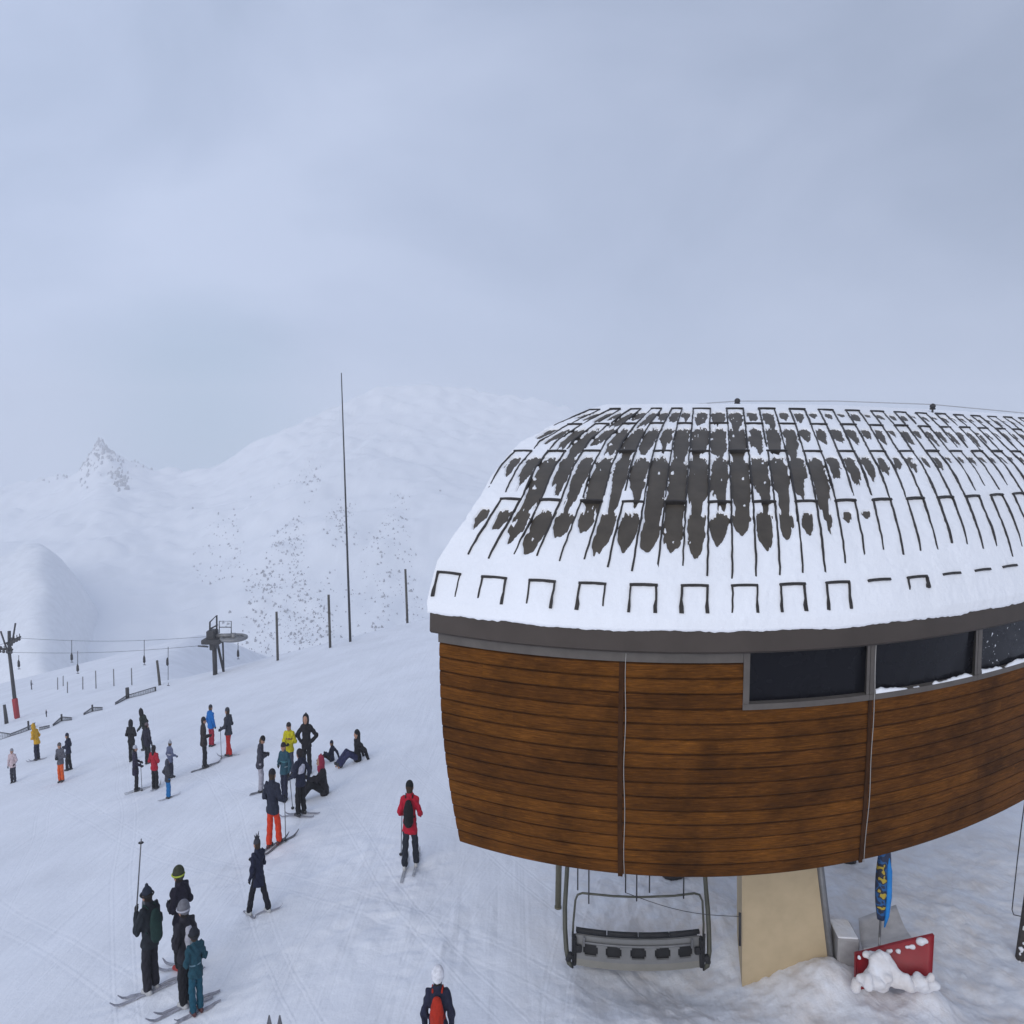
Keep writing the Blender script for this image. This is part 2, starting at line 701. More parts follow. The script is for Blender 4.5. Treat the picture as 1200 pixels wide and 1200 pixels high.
ZZ = ZZ + amp * 0.9 * fbm(XX * 0.006 + 3, YY * 0.006, 5, 0.55) + (3 + 9 * tt) * (np.abs(fbm(XX * 0.03, YY * 0.02, 4, 0.6)) - 0.2)
peak = np.exp(-((A - 118) / 24) ** 2) * np.exp(-((T - 0.97) / 0.16) ** 2)
ZZ = ZZ + peak * 26 * np.abs(fbm(XX * 0.05, YY * 0.03, 4, 0.65))

rock = bpy.data.materials.new('rock_and_snow')
rock.use_nodes = True
t = rock.node_tree
b = t.nodes['Principled BSDF']
b.inputs['Roughness'].default_value = 0.9
b.inputs['Specular IOR Level'].default_value = 0.1
g = N(t, 'ShaderNodeNewGeometry')
mpv = N(t, 'ShaderNodeMapping')
mpv.inputs['Scale'].default_value = (1.0, 1.0, 0.35)
link(t, g, 'Position', mpv, 'Vector')
n = N(t, 'ShaderNodeTexNoise', i_Scale=0.09, i_Detail=10.0, i_Roughness=0.72)
link(t, mpv, 'Vector', n, 'Vector')
sn = N(t, 'ShaderNodeSeparateXYZ')
link(t, g, 'Normal', sn, 'Vector')
ms = N(t, 'ShaderNodeMath', operation='MULTIPLY_ADD')
ms.inputs[1].default_value = -0.35
link(t, sn, 'Z', ms, 0)
link(t, n, 'Fac', ms, 2)
rr_ = ramp(t, [(0.40, 0.0), (0.50, 0.7)])
link(t, ms, 'Value', rr_, 'Fac')
mxr = N(t, 'ShaderNodeMixRGB')
mxr.inputs['Color1'].default_value = (0.82, 0.84, 0.88, 1)
mxr.inputs['Color2'].default_value = (0.10, 0.105, 0.12, 1)
link(t, rr_, 'Color', mxr, 'Fac')
link(t, mxr, 'Color', b, 'Base Color')
tag(finish('mountain', grid_mesh(np.stack([XX, YY, ZZ], -1)), rock), kind='structure')

# dark rocks and stunted growth breaking through the snow of the near face: nobody could count them
mb = MB()
cells = []
for _ in range(4200):
    a_ = random.gauss(365, 80)
    t_ = random.betavariate(2.0, 2.6) * 0.75
    if a_ < 215 or a_ > 520:
        continue
    i = int((a_ + 900) / 2900 * 619)
    j = int(t_ * 149)
    fr, fs_ = random.random(), random.random()
    c = Vector(np.array([[Q[i, j] * (1 - fr) * (1 - fs_) + Q[i + 1, j] * fr * (1 - fs_) + Q[i, j + 1] * (1 - fr) * fs_ + Q[i + 1, j + 1] * fr * fs_] for Q in (XX, YY, ZZ)])[:, 0])
    s_ = random.choice((.15, .22, .3, .4, .6)) * random.uniform(0.6, 1.4) * (0.5 + c.y / 450)
    if vnoise(np.array([a_ * 0.03]), np.array([t_ * 9]))[0] < 0.02 + random.uniform(-.12, .12):
        continue
    k = random.randint(4, 6)
    vs = [c + Vector((s_ * random.uniform(.4, 1.6) * math.cos(6.28 * q / k), s_ * random.uniform(.5, 1) * math.sin(6.28 * q / k), -0.8 * s_)) for q in range(k)]
    vs += [c + Vector((0.5 * s_ * random.uniform(.3, 1.2) * math.cos(6.28 * q / k), 0.5 * s_ * math.sin(6.28 * q / k), s_ * random.uniform(.2, 1.6))) for q in range(k)]
    fs = [(q, (q + 1) % k, k + (q + 1) % k, k + q) for q in range(k)] + [list(range(k, 2 * k))]
    mb.add(vs, fs)
for _ in range(420):
    which = random.random()
    if which < 0.72:
        a_ = 118 + random.gauss(0, 11)
        t_ = 1.0 - abs(random.gauss(0, 0.07)) - abs(a_ - 118) * 0.002
    elif which < 0.88:
        a_, t_ = random.gauss(141, 5), random.gauss(0.80, 0.04)
    else:
        a_, t_ = random.uniform(50, 175), random.uniform(0.93, 1.0)
    if t_ > 1.0:
        continue
    i, j = int((a_ + 900) / 2900 * 619), int(t_ * 149)
    fr = random.random()
    c = Vector((XX[i, j] * (1 - fr) + XX[i + 1, j] * fr, YY[i, j], ZZ[i, j] * (1 - fr) + ZZ[i + 1, j] * fr))
    s_ = random.uniform(0.6, 2.4)
    k = 5
    vs = [c + Vector((s_ * random.uniform(.4, 1.1) * math.cos(6.28 * q / k), s_ * math.sin(6.28 * q / k), -1.2 * s_)) for q in range(k)]
    vs += [c + Vector((0.6 * s_ * random.uniform(.2, 1.2) * math.cos(6.28 * q / k) + s_ * .3, 0.5 * s_ * math.sin(6.28 * q / k), s_ * random.uniform(.5, 2.0))) for q in range(k)]
    mb.add(vs, [(q, (q + 1) % k, k + (q + 1) % k, k + q) for q in range(k)] + [list(range(k, 2 * k))])
tag(mb.build('rocks', mat('rock', (0.36, 0.365, 0.39), 0.9, 0, 0.3, 0.5)), kind='stuff')

# nearer rounded hill on the left
HS = [(-700, 600), (-200, 640), (-60, 672), (0, 657), (28, 643), (48, 642), (66, 658), (84, 690), (100, 720), (120, 752), (145, 785), (190, 830), (300, 900)]
hp = np.linspace(-700, 300, 260)
ht = np.linspace(-1, 1, 120)
A, T = np.meshgrid(hp, ht, indexing='ij')
YY2 = 330 + 150 * T
_h0 = sil(HS, hp)
_h1 = np.convolve(np.pad(_h0, 6, mode='edge'), np.hanning(15)[1:-1] / np.hanning(15).sum(), 'valid')
ZR = zimg(_h1[:, None] + 0 * A, 330.0)
XX2 = (A - 600.0) / F * YY2
ZZ2 = ZR - 46 * np.abs(T) ** 1.8 + 13.0 * fbm(XX2 * 0.016, YY2 * 0.016, 5, 0.55)
tag(finish('hill', grid_mesh(np.stack([XX2, YY2, ZZ2], -1)), snow_far), kind='structure')

# ================================================================== the station building
EX = [(507, 742), (560, 749), (620, 755), (700, 761), (780, 766), (860, 768), (940, 763), (1020, 755), (1100, 745), (1200, 727)]
ZE = -2.55
ex, ey = [], []
for px, py in EX:
    d = ray(px, py)
    s_ = ZE / d.z
    ex.append(d.x * s_)
    ey.append(d.y * s_)
pe = np.polyfit(ex, ey, 3)
XL, XR = ex[0], 12.2
DX, DY = 0.26, 0.9656


def Ye(x):
    return np.polyval(pe, np.clip(x, XL - 0.2, 8.0)) + np.clip(x - 8.0, 0, None) * np.polyval(np.polyder(pe), 8.0)


def BP(x, t, z):
    """point of the hull: x along the front, t metres back from the eave, z relative to the camera"""
    x, t, z = np.broadcast_arrays(np.asarray(x, float), np.asarray(t, float), np.asarray(z, float))
    x = x + np.interp(t, [0.42, 0.9, 1.5, 2.4, 3.5, 4.4, 5.7, 7.5], [0, .18, .31, .33, .44, .82, 1.4, 2.0]) * np.clip((XL + 3.2 - x) / 3.2, 0, 1)
    return np.stack([x + DX * t, Ye(x) + DY * t, z + CZ], -1)


RP = np.array([(-0.02, -2.18), (0.12, -1.98), (0.3, -1.72), (0.8, -1.2), (1.5, -0.70), (2.3, -0.28), (3.2, 0.05), (4.4, 0.50), (5.5, 0.84), (6.2, 0.98), (6.6, 0.92), (7.0, 0.62), (7.2, 0.1), (7.3, -0.6), (7.35, -1.2)])
_tt = np.linspace(RP[0, 0], RP[-1, 0], 1200)
_zz = np.interp(_tt, RP[:, 0], RP[:, 1])
for _ in range(3):
    ker = np.ones(31) / 31
    _zz2 = np.convolve(np.pad(_zz, 15, mode='edge'), ker, 'valid')
    wgt = np.clip((_tt - 0.1) / 0.6, 0, 1)
    _zz = _zz * (1 - wgt) + _zz2 * wgt


def ZRf(t):
    return np.interp(t, _tt, _zz)


st = thing('lift_station', 'oval chairlift station with brown plank wall under a snowy curved metal roof', 'lift station', (3.2, 14.0, 0))


def world_of(o):
    M = Matrix.LocRotScale(o.location, o.rotation_euler, o.scale)
    if o.parent is not None:
        M = world_of(o.parent) @ o.matrix_parent_inverse @ M
    return M


def child(o, parent):
    """put a world-space mesh under a parent that stands at its own place"""
    o.parent = parent
    M = world_of(parent)
    o.matrix_parent_inverse = M.inverted()
    return o


# wood material: planks known by their height, grain along the front
wood = bpy.data.materials.new('stained_planks')
wood.use_nodes = True
t = wood.node_tree
b = t.nodes['Principled BSDF']
b.inputs['Roughness'].default_value = 0.75
b.inputs['Specular IOR Level'].default_value = 0.08
uv = N(t, 'ShaderNodeUVMap')
sx = N(t, 'ShaderNodeSeparateXYZ')
link(t, uv, 'UV', sx, 'Vector')
fl = N(t, 'ShaderNodeMath', operation='FLOOR')
link(t, sx, 'Y', fl, 0)
# boards have butt joints: length cell shifted per row
wn0 = N(t, 'ShaderNodeTexWhiteNoise', noise_dimensions='1D')
link(t, fl, 'Value', wn0, 'W')
ad = N(t, 'ShaderNodeMath', operation='MULTIPLY_ADD')
ad.inputs[1].default_value = 3.0
link(t, wn0, 'Value', ad, 0)
link(t, sx, 'X', ad, 2)
dv = N(t, 'ShaderNodeMath', operation='DIVIDE')
dv.inputs[1].default_value = 9.0
link(t, ad, 'Value', dv, 0)
fl2 = N(t, 'ShaderNodeMath', operation='FLOOR')
link(t, dv, 'Value', fl2, 0)
cb = N(t, 'ShaderNodeCombineXYZ')
link(t, fl, 'Value', cb, 'X')
link(t, fl2, 'Value', cb, 'Y')
wn = N(t, 'ShaderNodeTexWhiteNoise', noise_dimensions='2D')
link(t, cb, 'Vector', wn, 'Vector')
rb = ramp(t, [(0.0, (0.094, 0.033, 0.005)), (0.5, (0.113, 0.040, 0.006)), (1.0, (0.140, 0.050, 0.007))])
link(t, wn, 'Value', rb, 'Fac')
mpg = N(t, 'ShaderNodeMapping')
mpg.inputs['Scale'].default_value = (1.6, 5.0, 1)
link(t, uv, 'UV', mpg, 'Vector')
cbo = N(t, 'ShaderNodeVectorMath', operation='ADD')
link(t, mpg, 'Vector', cbo, 0)
link(t, cb, 'Vector', cbo, 1)
ng = N(t, 'ShaderNodeTexNoise', i_Scale=2.6, i_Detail=9.0, i_Roughness=0.68, i_Distortion=0.8)
link(t, cbo, 'Vector', ng, 'Vector')
rg = ramp(t, [(0.26, 0.35), (0.46, 0.85), (0.60, 1.25), (0.70, 2.1), (0.80, 3.0)])
link(t, ng, 'Fac', rg, 'Fac')
mg = N(t, 'ShaderNodeMixRGB', blend_type='MULTIPLY', i_Fac=1.0)
link(t, rb, 'Color', mg, 'Color1')
link(t, rg, 'Color', mg, 'Color2')
# weather stains: broad dark blotches
nw = N(t, 'ShaderNodeTexNoise', i_Scale=0.9, i_Detail=5.0, i_Roughness=0.6)
mpw = N(t, 'ShaderNodeMapping')
mpw.inputs['Scale'].default_value = (1.2, 0.28, 1)
link(t, uv, 'UV', mpw, 'Vector')
link(t, mpw, 'Vector', nw, 'Vector')
rw = ramp(t, [(0.30, 0.30), (0.47, 0.80), (0.62, 1.15)])
link(t, nw, 'Fac', rw, 'Fac')
mg2 = N(t, 'ShaderNodeMixRGB', blend_type='MULTIPLY', i_Fac=0.8)
link(t, mg, 'Color', mg2, 'Color1')
link(t, rw, 'Color', mg2, 'Color2')
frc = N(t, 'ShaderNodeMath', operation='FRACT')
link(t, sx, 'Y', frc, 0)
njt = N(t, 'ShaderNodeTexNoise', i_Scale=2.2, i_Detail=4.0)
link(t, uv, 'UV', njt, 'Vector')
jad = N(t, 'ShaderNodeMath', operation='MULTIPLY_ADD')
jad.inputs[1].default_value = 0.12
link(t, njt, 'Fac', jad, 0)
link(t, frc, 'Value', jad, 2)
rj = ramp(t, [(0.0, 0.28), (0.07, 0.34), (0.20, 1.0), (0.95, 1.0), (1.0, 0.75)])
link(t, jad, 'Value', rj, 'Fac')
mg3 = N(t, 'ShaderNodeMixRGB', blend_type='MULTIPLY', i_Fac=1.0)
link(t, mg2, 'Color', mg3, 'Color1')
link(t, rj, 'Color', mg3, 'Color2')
link(t, mg3, 'Color', b, 'Base Color')
bp = N(t, 'ShaderNodeBump', i_Strength=0.35, i_Distance=0.01)
link(t, ng, 'Fac', bp, 'Height')
link(t, bp, 'Normal', b, 'Normal')


def wall_t(z):
    """how far the wall stands behind the eave at a height (it bellies out and tucks in below)"""
    u = (z + 2.55) / -3.1
    return 0.10 + 0.02 * np.sin(u * 3.14) * -3 + 0.30 * np.clip(u - 0.35, 0, 1) ** 1.7


def wall_x(x, z):
    """the left end tapers in towards the bottom"""
    u = np.clip((z + 2.55) / -3.1, 0, 1)
    f_ = np.clip((XL + 1.4 - x) / 1.4, 0, 1)
    return x + f_ * (0.05 + 0.24 * u ** 1.8)


ZB = -5.66
WX0 = float(np.interp(874, [p_[0] for p_ in EX], ex))          # windows begin here
ZW_TOP, ZW_BOT = -2.60, -3.29
NPL = 15
ztops = np.linspace(-2.62, ZB, NPL + 1)


def plank_rows(x0, x1, ztop, zbot, nrow, row0, mbl, uvl):
    xs = np.arange(x0, x1 + 0.04, 0.09)
    xs[-1] = x1
    zs = np.linspace(ztop, zbot, nrow + 1)
    for r in range(nrow):
        za, zb = zs[r], zs[r + 1]
        sag = 0.0
        pts = []
        for (z, dt) in ((za, 0.0), (za - 0.012, 0.006), (za - 0.02, 0.020), ((za + zb) / 2, 0.032), (zb + 0.014, 0.030), (zb, 0.018), (zb, 0.0)):
            pts.append((z, dt))
        prev = None
        V = []
        U = []
        for (z, dt) in pts:
            p = BP(wall_x(xs, z), wall_t(z) - dt, z)
            V.append(p)
            U.append(np.stack([xs, np.full_like(xs, row0 + r + np.clip((za - z) / (za - zb), 0.01, 0.99))], -1))
        V = np.array(V)
        U = np.array(U)
        o = len(mbl.v)
        mbl.v += [tuple(q) for q in V.reshape(-1, 3)]
        uvl += [tuple(q) for q in U.reshape(-1, 2)]
        m_ = len(xs)
        for i in range(len(pts) - 1):
            for j in range(m_ - 1):
                mbl.f.append([o + i * m_ + j, o + (i + 1) * m_ + j, o + (i + 1) * m_ + j + 1, o + i * m_ + j + 1])
                mbl.m.append(0)
                mbl.sm.append(False)


mb, uvl = MB(), []
rowh = (2.62 + ZB) / -1 / NPL
rh = (-2.70 - ZB) / NPL
rows_top = int(round((-2.70 - ZW_BOT) / rh))
zsplit = -2.70 - rows_top * rh
ZW_BOT = zsplit
plank_rows(XL + 0.02, WX0, -2.70, zsplit, rows_top, 0, mb, uvl)
plank_rows(XL + 0.02, XR, zsplit, ZB, NPL - rows_top, rows_top, mb, uvl)
# left end wall and the right end wall, planks run back
for xe, sgn in ((XL + 0.02, 1), (XR, -1)):
    tsn = np.linspace(0.0, 0.9, 12)
    zs = np.linspace(-2.2, ZB, 20)
    o = len(mb.v)
    for z in zs:
        p = BP(wall_x(np.full_like(tsn, xe), z), wall_t(z) + tsn, z)
        mb.v += [tuple(q) for q in p]
        uvl += [(q, (-2.7 - z) / rh) for q in tsn]
    for i in range(len(zs) - 1):
        for j in range(len(tsn) - 1):
            mb.f.append([o + i * 12 + j, o + i * 12 + j + 1, o + (i + 1) * 12 + j + 1, o + (i + 1) * 12 + j][::sgn])
            mb.m.append(0)
            mb.sm.append(False)
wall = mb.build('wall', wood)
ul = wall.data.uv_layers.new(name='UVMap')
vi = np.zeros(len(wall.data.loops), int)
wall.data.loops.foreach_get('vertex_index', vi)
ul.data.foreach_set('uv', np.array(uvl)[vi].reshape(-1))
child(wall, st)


def sweep(name, prof_, x0, x1, m, parent, step=0.1, xf=None, close=True):
    """a strip of constant section along the front; prof_ = [(t, z)]"""
    xs = np.arange(x0, x1 + step * 0.5, step)
    xs[-1] = x1
    mbs = MB()
    k = len(prof_)
    for x in xs:
        for (t_, z_) in prof_:
            mbs.v.append(tuple(BP(x if xf is None else xf(x, z_), t_, z_)))
    n_ = len(xs)
    for i in range(n_ - 1):
        for j in range(k if close else k - 1):
            a_, b_ = i * k + j, i * k + (j + 1) % k
            mbs.f.append([a_, b_, b_ + k, a_ + k])
            mbs.m.append(0)
            mbs.sm.append(False)
    if close:
        mbs.f += [list(range(k))[::-1], [(n_ - 1) * k + j for j in range(k)]]
        mbs.m += [0, 0]
        mbs.sm += [False, False]
    return child(mbs.build(name, m), parent)


fascia_m = mat('fascia_metal', (0.076, 0.062, 0.053), 0.65, 0.0, 0.10, 1.5, 0.1, 5, 0.15)
frame_m = mat('window_frame_metal', (0.125, 0.110, 0.098), 0.55, 0.1, 0.12, 5, 0, 40, 0.2)
sweep('fascia', [(-0.03, -2.20), (-0.05, -2.52), (0.0, -2.555), (0.22, -2.555), (0.22, -2.20)], XL - 0.03, XR + 0.05, fascia_m, st)
# grey flashing strip between fascia and planks
sweep('flashing', [(0.05, -2.557), (0.05, -2.69), (0.16, -2.69), (0.16, -2.557)], XL + 0.06, WX0 - 0.002, frame_m, st)

# windows: dark strip glazing on the right
glass = bpy.data.materials.new('dark_glass')
glass.use_nodes = True
t = glass.node_tree
b = t.nodes['Principled BSDF']
b.inputs['Base Color'].default_value = (0.006, 0.006, 0.009, 1)
b.inputs['Specular IOR Level'].default_value = 0.16
c_ = N(t, 'ShaderNodeTexCoord')
n_ = N(t, 'ShaderNodeTexNoise', i_Scale=3.0, i_Detail=5.0)
link(t, c_, 'Object', n_, 'Vector')
r_ = ramp(t, [(0.3, 0.12), (0.7, 0.4)])
link(t, n_, 'Fac', r_, 'Fac')
link(t, r_, 'Color', b, 'Roughness')

frosted = glass.copy()
frosted.name = 'frost_spotted_glass'
t = frosted.node_tree
b = t.nodes['Principled BSDF']
c_ = N(t, 'ShaderNodeTexCoord')
n_ = N(t, 'ShaderNodeTexNoise', i_Scale=17.0, i_Detail=3.0)
link(t, c_, 'Object', n_, 'Vector')
r_ = ramp(t, [(0.665, (0.006, 0.006, 0.009)), (0.69, (0.75, 0.77, 0.8))])
link(t, n_, 'Fac', r_, 'Fac')
link(t, r_, 'Color', b, 'Base Color')
snow_roof = snow_material('roof_snow', (0.93, 0.94, 0.97), False, False)


def px_x(px):
    """front coordinate of the eave under a pixel column"""
    return float(np.interp(px, [p[0] for p in EX] + [1420], list(ex) + [9.6]))


XS_W = [WX0, px_x(1020), px_x(1144), px_x(1290), 9.5, 12.1]
for k in range(len(XS_W) - 1):
    a_, b_ = XS_W[k], XS_W[k + 1]
    fw = sweep('window', [(wall_t(ZW_BOT) - 0.05, ZW_BOT + 0.065), (wall_t(ZW_BOT) - 0.05, ZW_BOT - 0.012), (wall_t(ZW_BOT) + 0.1, ZW_BOT - 0.012), (wall_t(ZW_BOT) + 0.1, ZW_BOT + 0.065)], a_, b_ - 0.004, frame_m, st)
    # upright frame members and head
    for nm, x0, x1, z0, z1 in (('mullion', a_ + 0.002, a_ + 0.085, ZW_BOT + 0.066, -2.56), ('mullion', b_ - 0.055, b_ - 0.006, ZW_BOT + 0.066, -2.56)):
        sweep(nm, [(0.045, z1), (wall_t(ZW_BOT) - 0.04, z0), (0.2, z0), (0.2, z1)], x0, x1, frame_m, fw, 0.03)
    sweep('pane', [(0.115, -2.56), (0.135, ZW_BOT + 0.06), (0.15, ZW_BOT + 0.06), (0.13, -2.56)], a_ + 0.086, b_ - 0.056, glass if k < 2 else frosted, fw, 0.08)
    # old snow lying along the sill, one ragged strip
    if k > 0:
        xq = np.arange(a_ + 0.10, b_ - 0.06, 0.02)
        hh_ = 0.022 + 0.07 * fbm(xq * 3.1 + 9 * k, xq * 0 + 2.0, 4, 0.6) + 0.008 * k
        mbs = MB()
        for x, h_ in zip(xq, hh_):
            h_ = max(h_, -0.004)
            for (dt, dz) in ((-0.046, 0.0), (-0.04, h_ * 0.7), (-0.005, h_), (0.02, 0.0)):
                mbs.v.append(tuple(BP(x, wall_t(ZW_BOT) + dt, ZW_BOT + 0.063 + dz)))
        for i in range(len(xq) - 1):
            for j in range(3):
                mbs.f.append([i * 4 + j, i * 4 + j + 1, i * 4 + 5 + j, i * 4 + 4 + j])
                mbs.m.append(0)
                mbs.sm.append(True)
        child(mbs.build('sill_snow', snow_roof), fw)

# dark posts down the plank wall with a pale cable beside each
post_m = mat('dark_wood', (0.052, 0.022, 0.009), 0.8, 0, 0.3, 6, 0.3, 40, 0.05)
cable_m = mat('pale_cable', (0.36, 0.34, 0.32), 0.5, 0, 0.1)
for px in (728, 1021):
    x = px_x(px)
    zs = np.linspace(-2.70 if px < 800 else ZW_BOT - 0.015, ZB - 0.02, 14)
    mbs = MB()
    k = 0
    for z in zs:
        t0_ = float(wall_t(z))
        for (dx, dt) in ((-0.030, 0.0), (-0.030, -0.055), (0.030, -0.055), (0.030, 0.0)):
            mbs.v.append(tuple(BP(x + dx, t0_ + dt, z)))
    for i in range(len(zs) - 1):
        for j in range(4):
            mbs.f.append([i * 4 + j, i * 4 + (j + 1) % 4, i * 4 + 4 + (j + 1) % 4, i * 4 + 4 + j])
            mbs.m.append(0)
            mbs.sm.append(False)
    mbs.f += [[0, 1, 2, 3], [len(mbs.v) - 4 + j for j in range(4)]]
    mbs.m += [0, 0]
    mbs.sm += [False, False]
    p_ = child(mbs.build('post', post_m), st)
    mbs = MB()
    zc = np.linspace(-2.58 if px < 800 else -2.56, ZB - 0.03, 26)
    mbs.tube([BP(x + 0.055 + 0.008 * math.sin(z * 5), float(wall_t(z)) - 0.045 - (0.05 if z > ZW_BOT and px > 800 else 0), z) for z in zc], 0.005, 6)
    child(mbs.build('cable', cable_m), p_)

# underside of the hull
und = mat('underside_boards', (0.10, 0.085, 0.075), 0.8, 0, 0.2, 2)
sweep('underside', [(0.36, ZB + 0.01), (0.75, ZB + 0.01), (0.75, ZB + 0.07), (0.36, ZB + 0.07)], XL + 0.36, XR - 0.02, und, st, 0.3)
sweep('bottom_trim', [(0.335, ZB + 0.002), (0.335, ZB - 0.03), (0.42, ZB - 0.03), (0.42, ZB + 0.002)], XL + 0.34, XR, post_m, st, 0.1)

# ---- roof sheets
roof_m = mat('bronze_roof_sheet', (0.082, 0.068, 0.052), 0.5, 0.25, 0.2, 3, 0.15, 12)
xs = np.arange(XL - 0.05, XR + 0.1, 0.08)
tsn = np.concatenate([np.linspace(-0.03, 1.0, 60), np.linspace(1.02, 7.35, 170)])
A, T = np.meshgrid(xs, tsn, indexing='ij')
roof = child(finish('roof', grid_mesh(BP(A, T, ZRf(T)), True), roof_m), st)
bounce_m = mat('bounce_white', (0.72, 0.72, 0.72), 0.8, 0, 0.06, 1)
tq_ = np.linspace(0.25, 7.1, 60)
A_, T_q = np.meshgrid(np.arange(XL + 0.05, XR, 0.3), tq_, indexing='ij')
child(finish('roof_bounce_sheet', grid_mesh(BP(A_, T_q, ZRf(T_q) - 0.16)), bounce_m), st)  # unseen pale sheet below the roof, added to bounce light onto the snow
zq_ = np.linspace(-2.4, ZB + 0.05, 12)
A_, Z_q = np.meshgrid(np.arange(XL + 0.4, XR - 0.02, 0.2), zq_, indexing='ij')
child(finish('wall_bounce_sheet', grid_mesh(BP(A_, wall_t(Z_q) + 0.14, Z_q)), bounce_m), st)  # unseen pale sheet behind the planks, also added to reflect light downwards
CW = 0.325
X_REF = px_x(797)        # edge of a boxed column in the lowest row
ROWT = [0.27, 1.42, 3.0, 4.35, 5.4]        # lowest row of sheet ends first


def roof_frame(x, t_):
    p = BP(x, t_, ZRf(t_))
    q = BP(x, t_ + 0.02, ZRf(t_ + 0.02))
    r_ = BP(x + 0.02, t_, ZRf(t_))
    n_ = np.cross(r_ - p, q - p)
    return p, n_ / np.linalg.norm(n_, axis=-1, keepdims=True)


SEAMS, CAPS = [], []
ncol = int((XR - X_REF) / CW) + 1
ncl = int((X_REF - XL) / CW) + 1
for c in range(-ncl, ncol):
    x0 = X_REF + c * CW
    if x0 < XL - 0.02 or x0 + CW > XR:
        continue
    for r in range(5):
        if (c + r) % 2 == 0:
            top = ROWT[r]
            CAPS.append((x0, x0 + CW, top, r))
            if r == 0:
                length = 0.30
            elif r == 1:
                length = random.uniform(0.92, 1.12) * (1.0 if x0 < px_x(960) else 0.88)
            else:
                length = (top - ROWT[r - 1]) * random.uniform(0.85, 1.35)
            if r == 0 and x0 > px_x(975):
                length = 0.30 * random.choice((0.0, 0.15, 0.3, 0.9))
                if length == 0:
                    continue
            for xe in (x0, x0 + CW):
                SEAMS.append((xe, max(top - length * random.uniform(0.9, 1.05), 0.06 if r == 0 else 0.34), top, r))
seam_m = mat('seam_metal', (0.035, 0.030, 0.027), 0.55, 0.2, 0.2)
mb = MB()


def bar_on_roof(P0, hw, h, fade=False, foot=1.0):
    """a low bar along points (x, t) on the roof, sinking here and there into the snow"""
    o = len(mb.v)
    sd0 = random.uniform(0, 50)
    for i, (x, t_) in enumerate(P0):
        p, n_ = roof_frame(x, t_)
        a = P0[min(i + 1, len(P0) - 1)]
        b_ = P0[max(i - 1, 0)]
        pa, pb = BP(a[0], a[1], ZRf(a[1])), BP(b_[0], b_[1], ZRf(b_[1]))
        tg = (pa - pb) / np.linalg.norm(pa - pb)
        sd = np.cross(n_, tg)
        hh_ = h
        if fade:
            u = i / (len(P0) - 1)
            hh_ = h * (min(1.0, 0.72 + 1.2 * u) if foot == 1.0 else 1.15) + 0.022 * float(vnoise(np.array([sd0 + t_ * 3.1]), np.array([sd0]))[0])
        hq = hw * (foot if i <= 1 else 1.0)
        for (u, v_) in ((-hq, -0.02), (-hq, hh_), (hq, hh_), (hq, -0.02)):
            mb.v.append(tuple(p + sd * u + n_ * v_))
    n0 = len(P0)
    for i in range(n0 - 1):
        for j in range(4):
            mb.f.append([o + i * 4 + j, o + i * 4 + (j + 1) % 4, o + i * 4 + 4 + (j + 1) % 4, o + i * 4 + 4 + j])
            mb.m.append(0)
            mb.sm.append(False)
    mb.f += [[o, o + 1, o + 2, o + 3], [o + (n0 - 1) * 4 + j for j in range(4)]]
    mb.m += [0, 0]
    mb.sm += [False, False]


for (xe, t0_, t1_, r) in SEAMS:
    n0 = max(4, int((t1_ - t0_) / 0.08))
    bar_on_roof([(xe + random.uniform(-.006, .006), t0_ + (t1_ - t0_) * i / n0) for i in range(n0 + 1)], random.uniform(0.009, 0.014), 0.050 if r else 0.056, True, 1.0 if r else random.choice((1.0, 1.7, 2.0)))
for (x0, x1, top, r) in CAPS:
    bar_on_roof([(x0 - 0.016 + (x1 - x0 + 0.032) * i / 4, top + 0.012 + (0.012 if r else 0.004) * math.sin(math.pi * i / 4)) for i in range(5)], 0.017, random.uniform(0.055, 0.068))
child(mb.build('seam', seam_m), roof)

# ---- snow lying on the roof: a real layer, thin or gone where it slid off the sheets
xs = np.arange(XL - 0.06, XR + 0.1, 0.018)
tsn = np.concatenate([np.arange(-0.075, 0.5, 0.016), np.arange(0.5, 6.2, 0.022), np.arange(6.2, 7.35, 0.05)])
A, T = np.meshgrid(xs, tsn, indexing='ij')
thick = 0.030 + 0.012 * fbm(A * 3, T * 1.2, 3) + 0.008 * fbm(A * 14, T * 14, 3)
colf = (A - X_REF) / CW
ci = np.floor(colf).astype(int)
cu = colf - ci                      # 0..1 across a sheet
rowt = np.array(ROWT + [7.5])
bare = np.zeros_like(A)


def hsh(a, b_):
    return TAB[(a * 37 + 11) % 256, (b_ * 53 + 7) % 256]


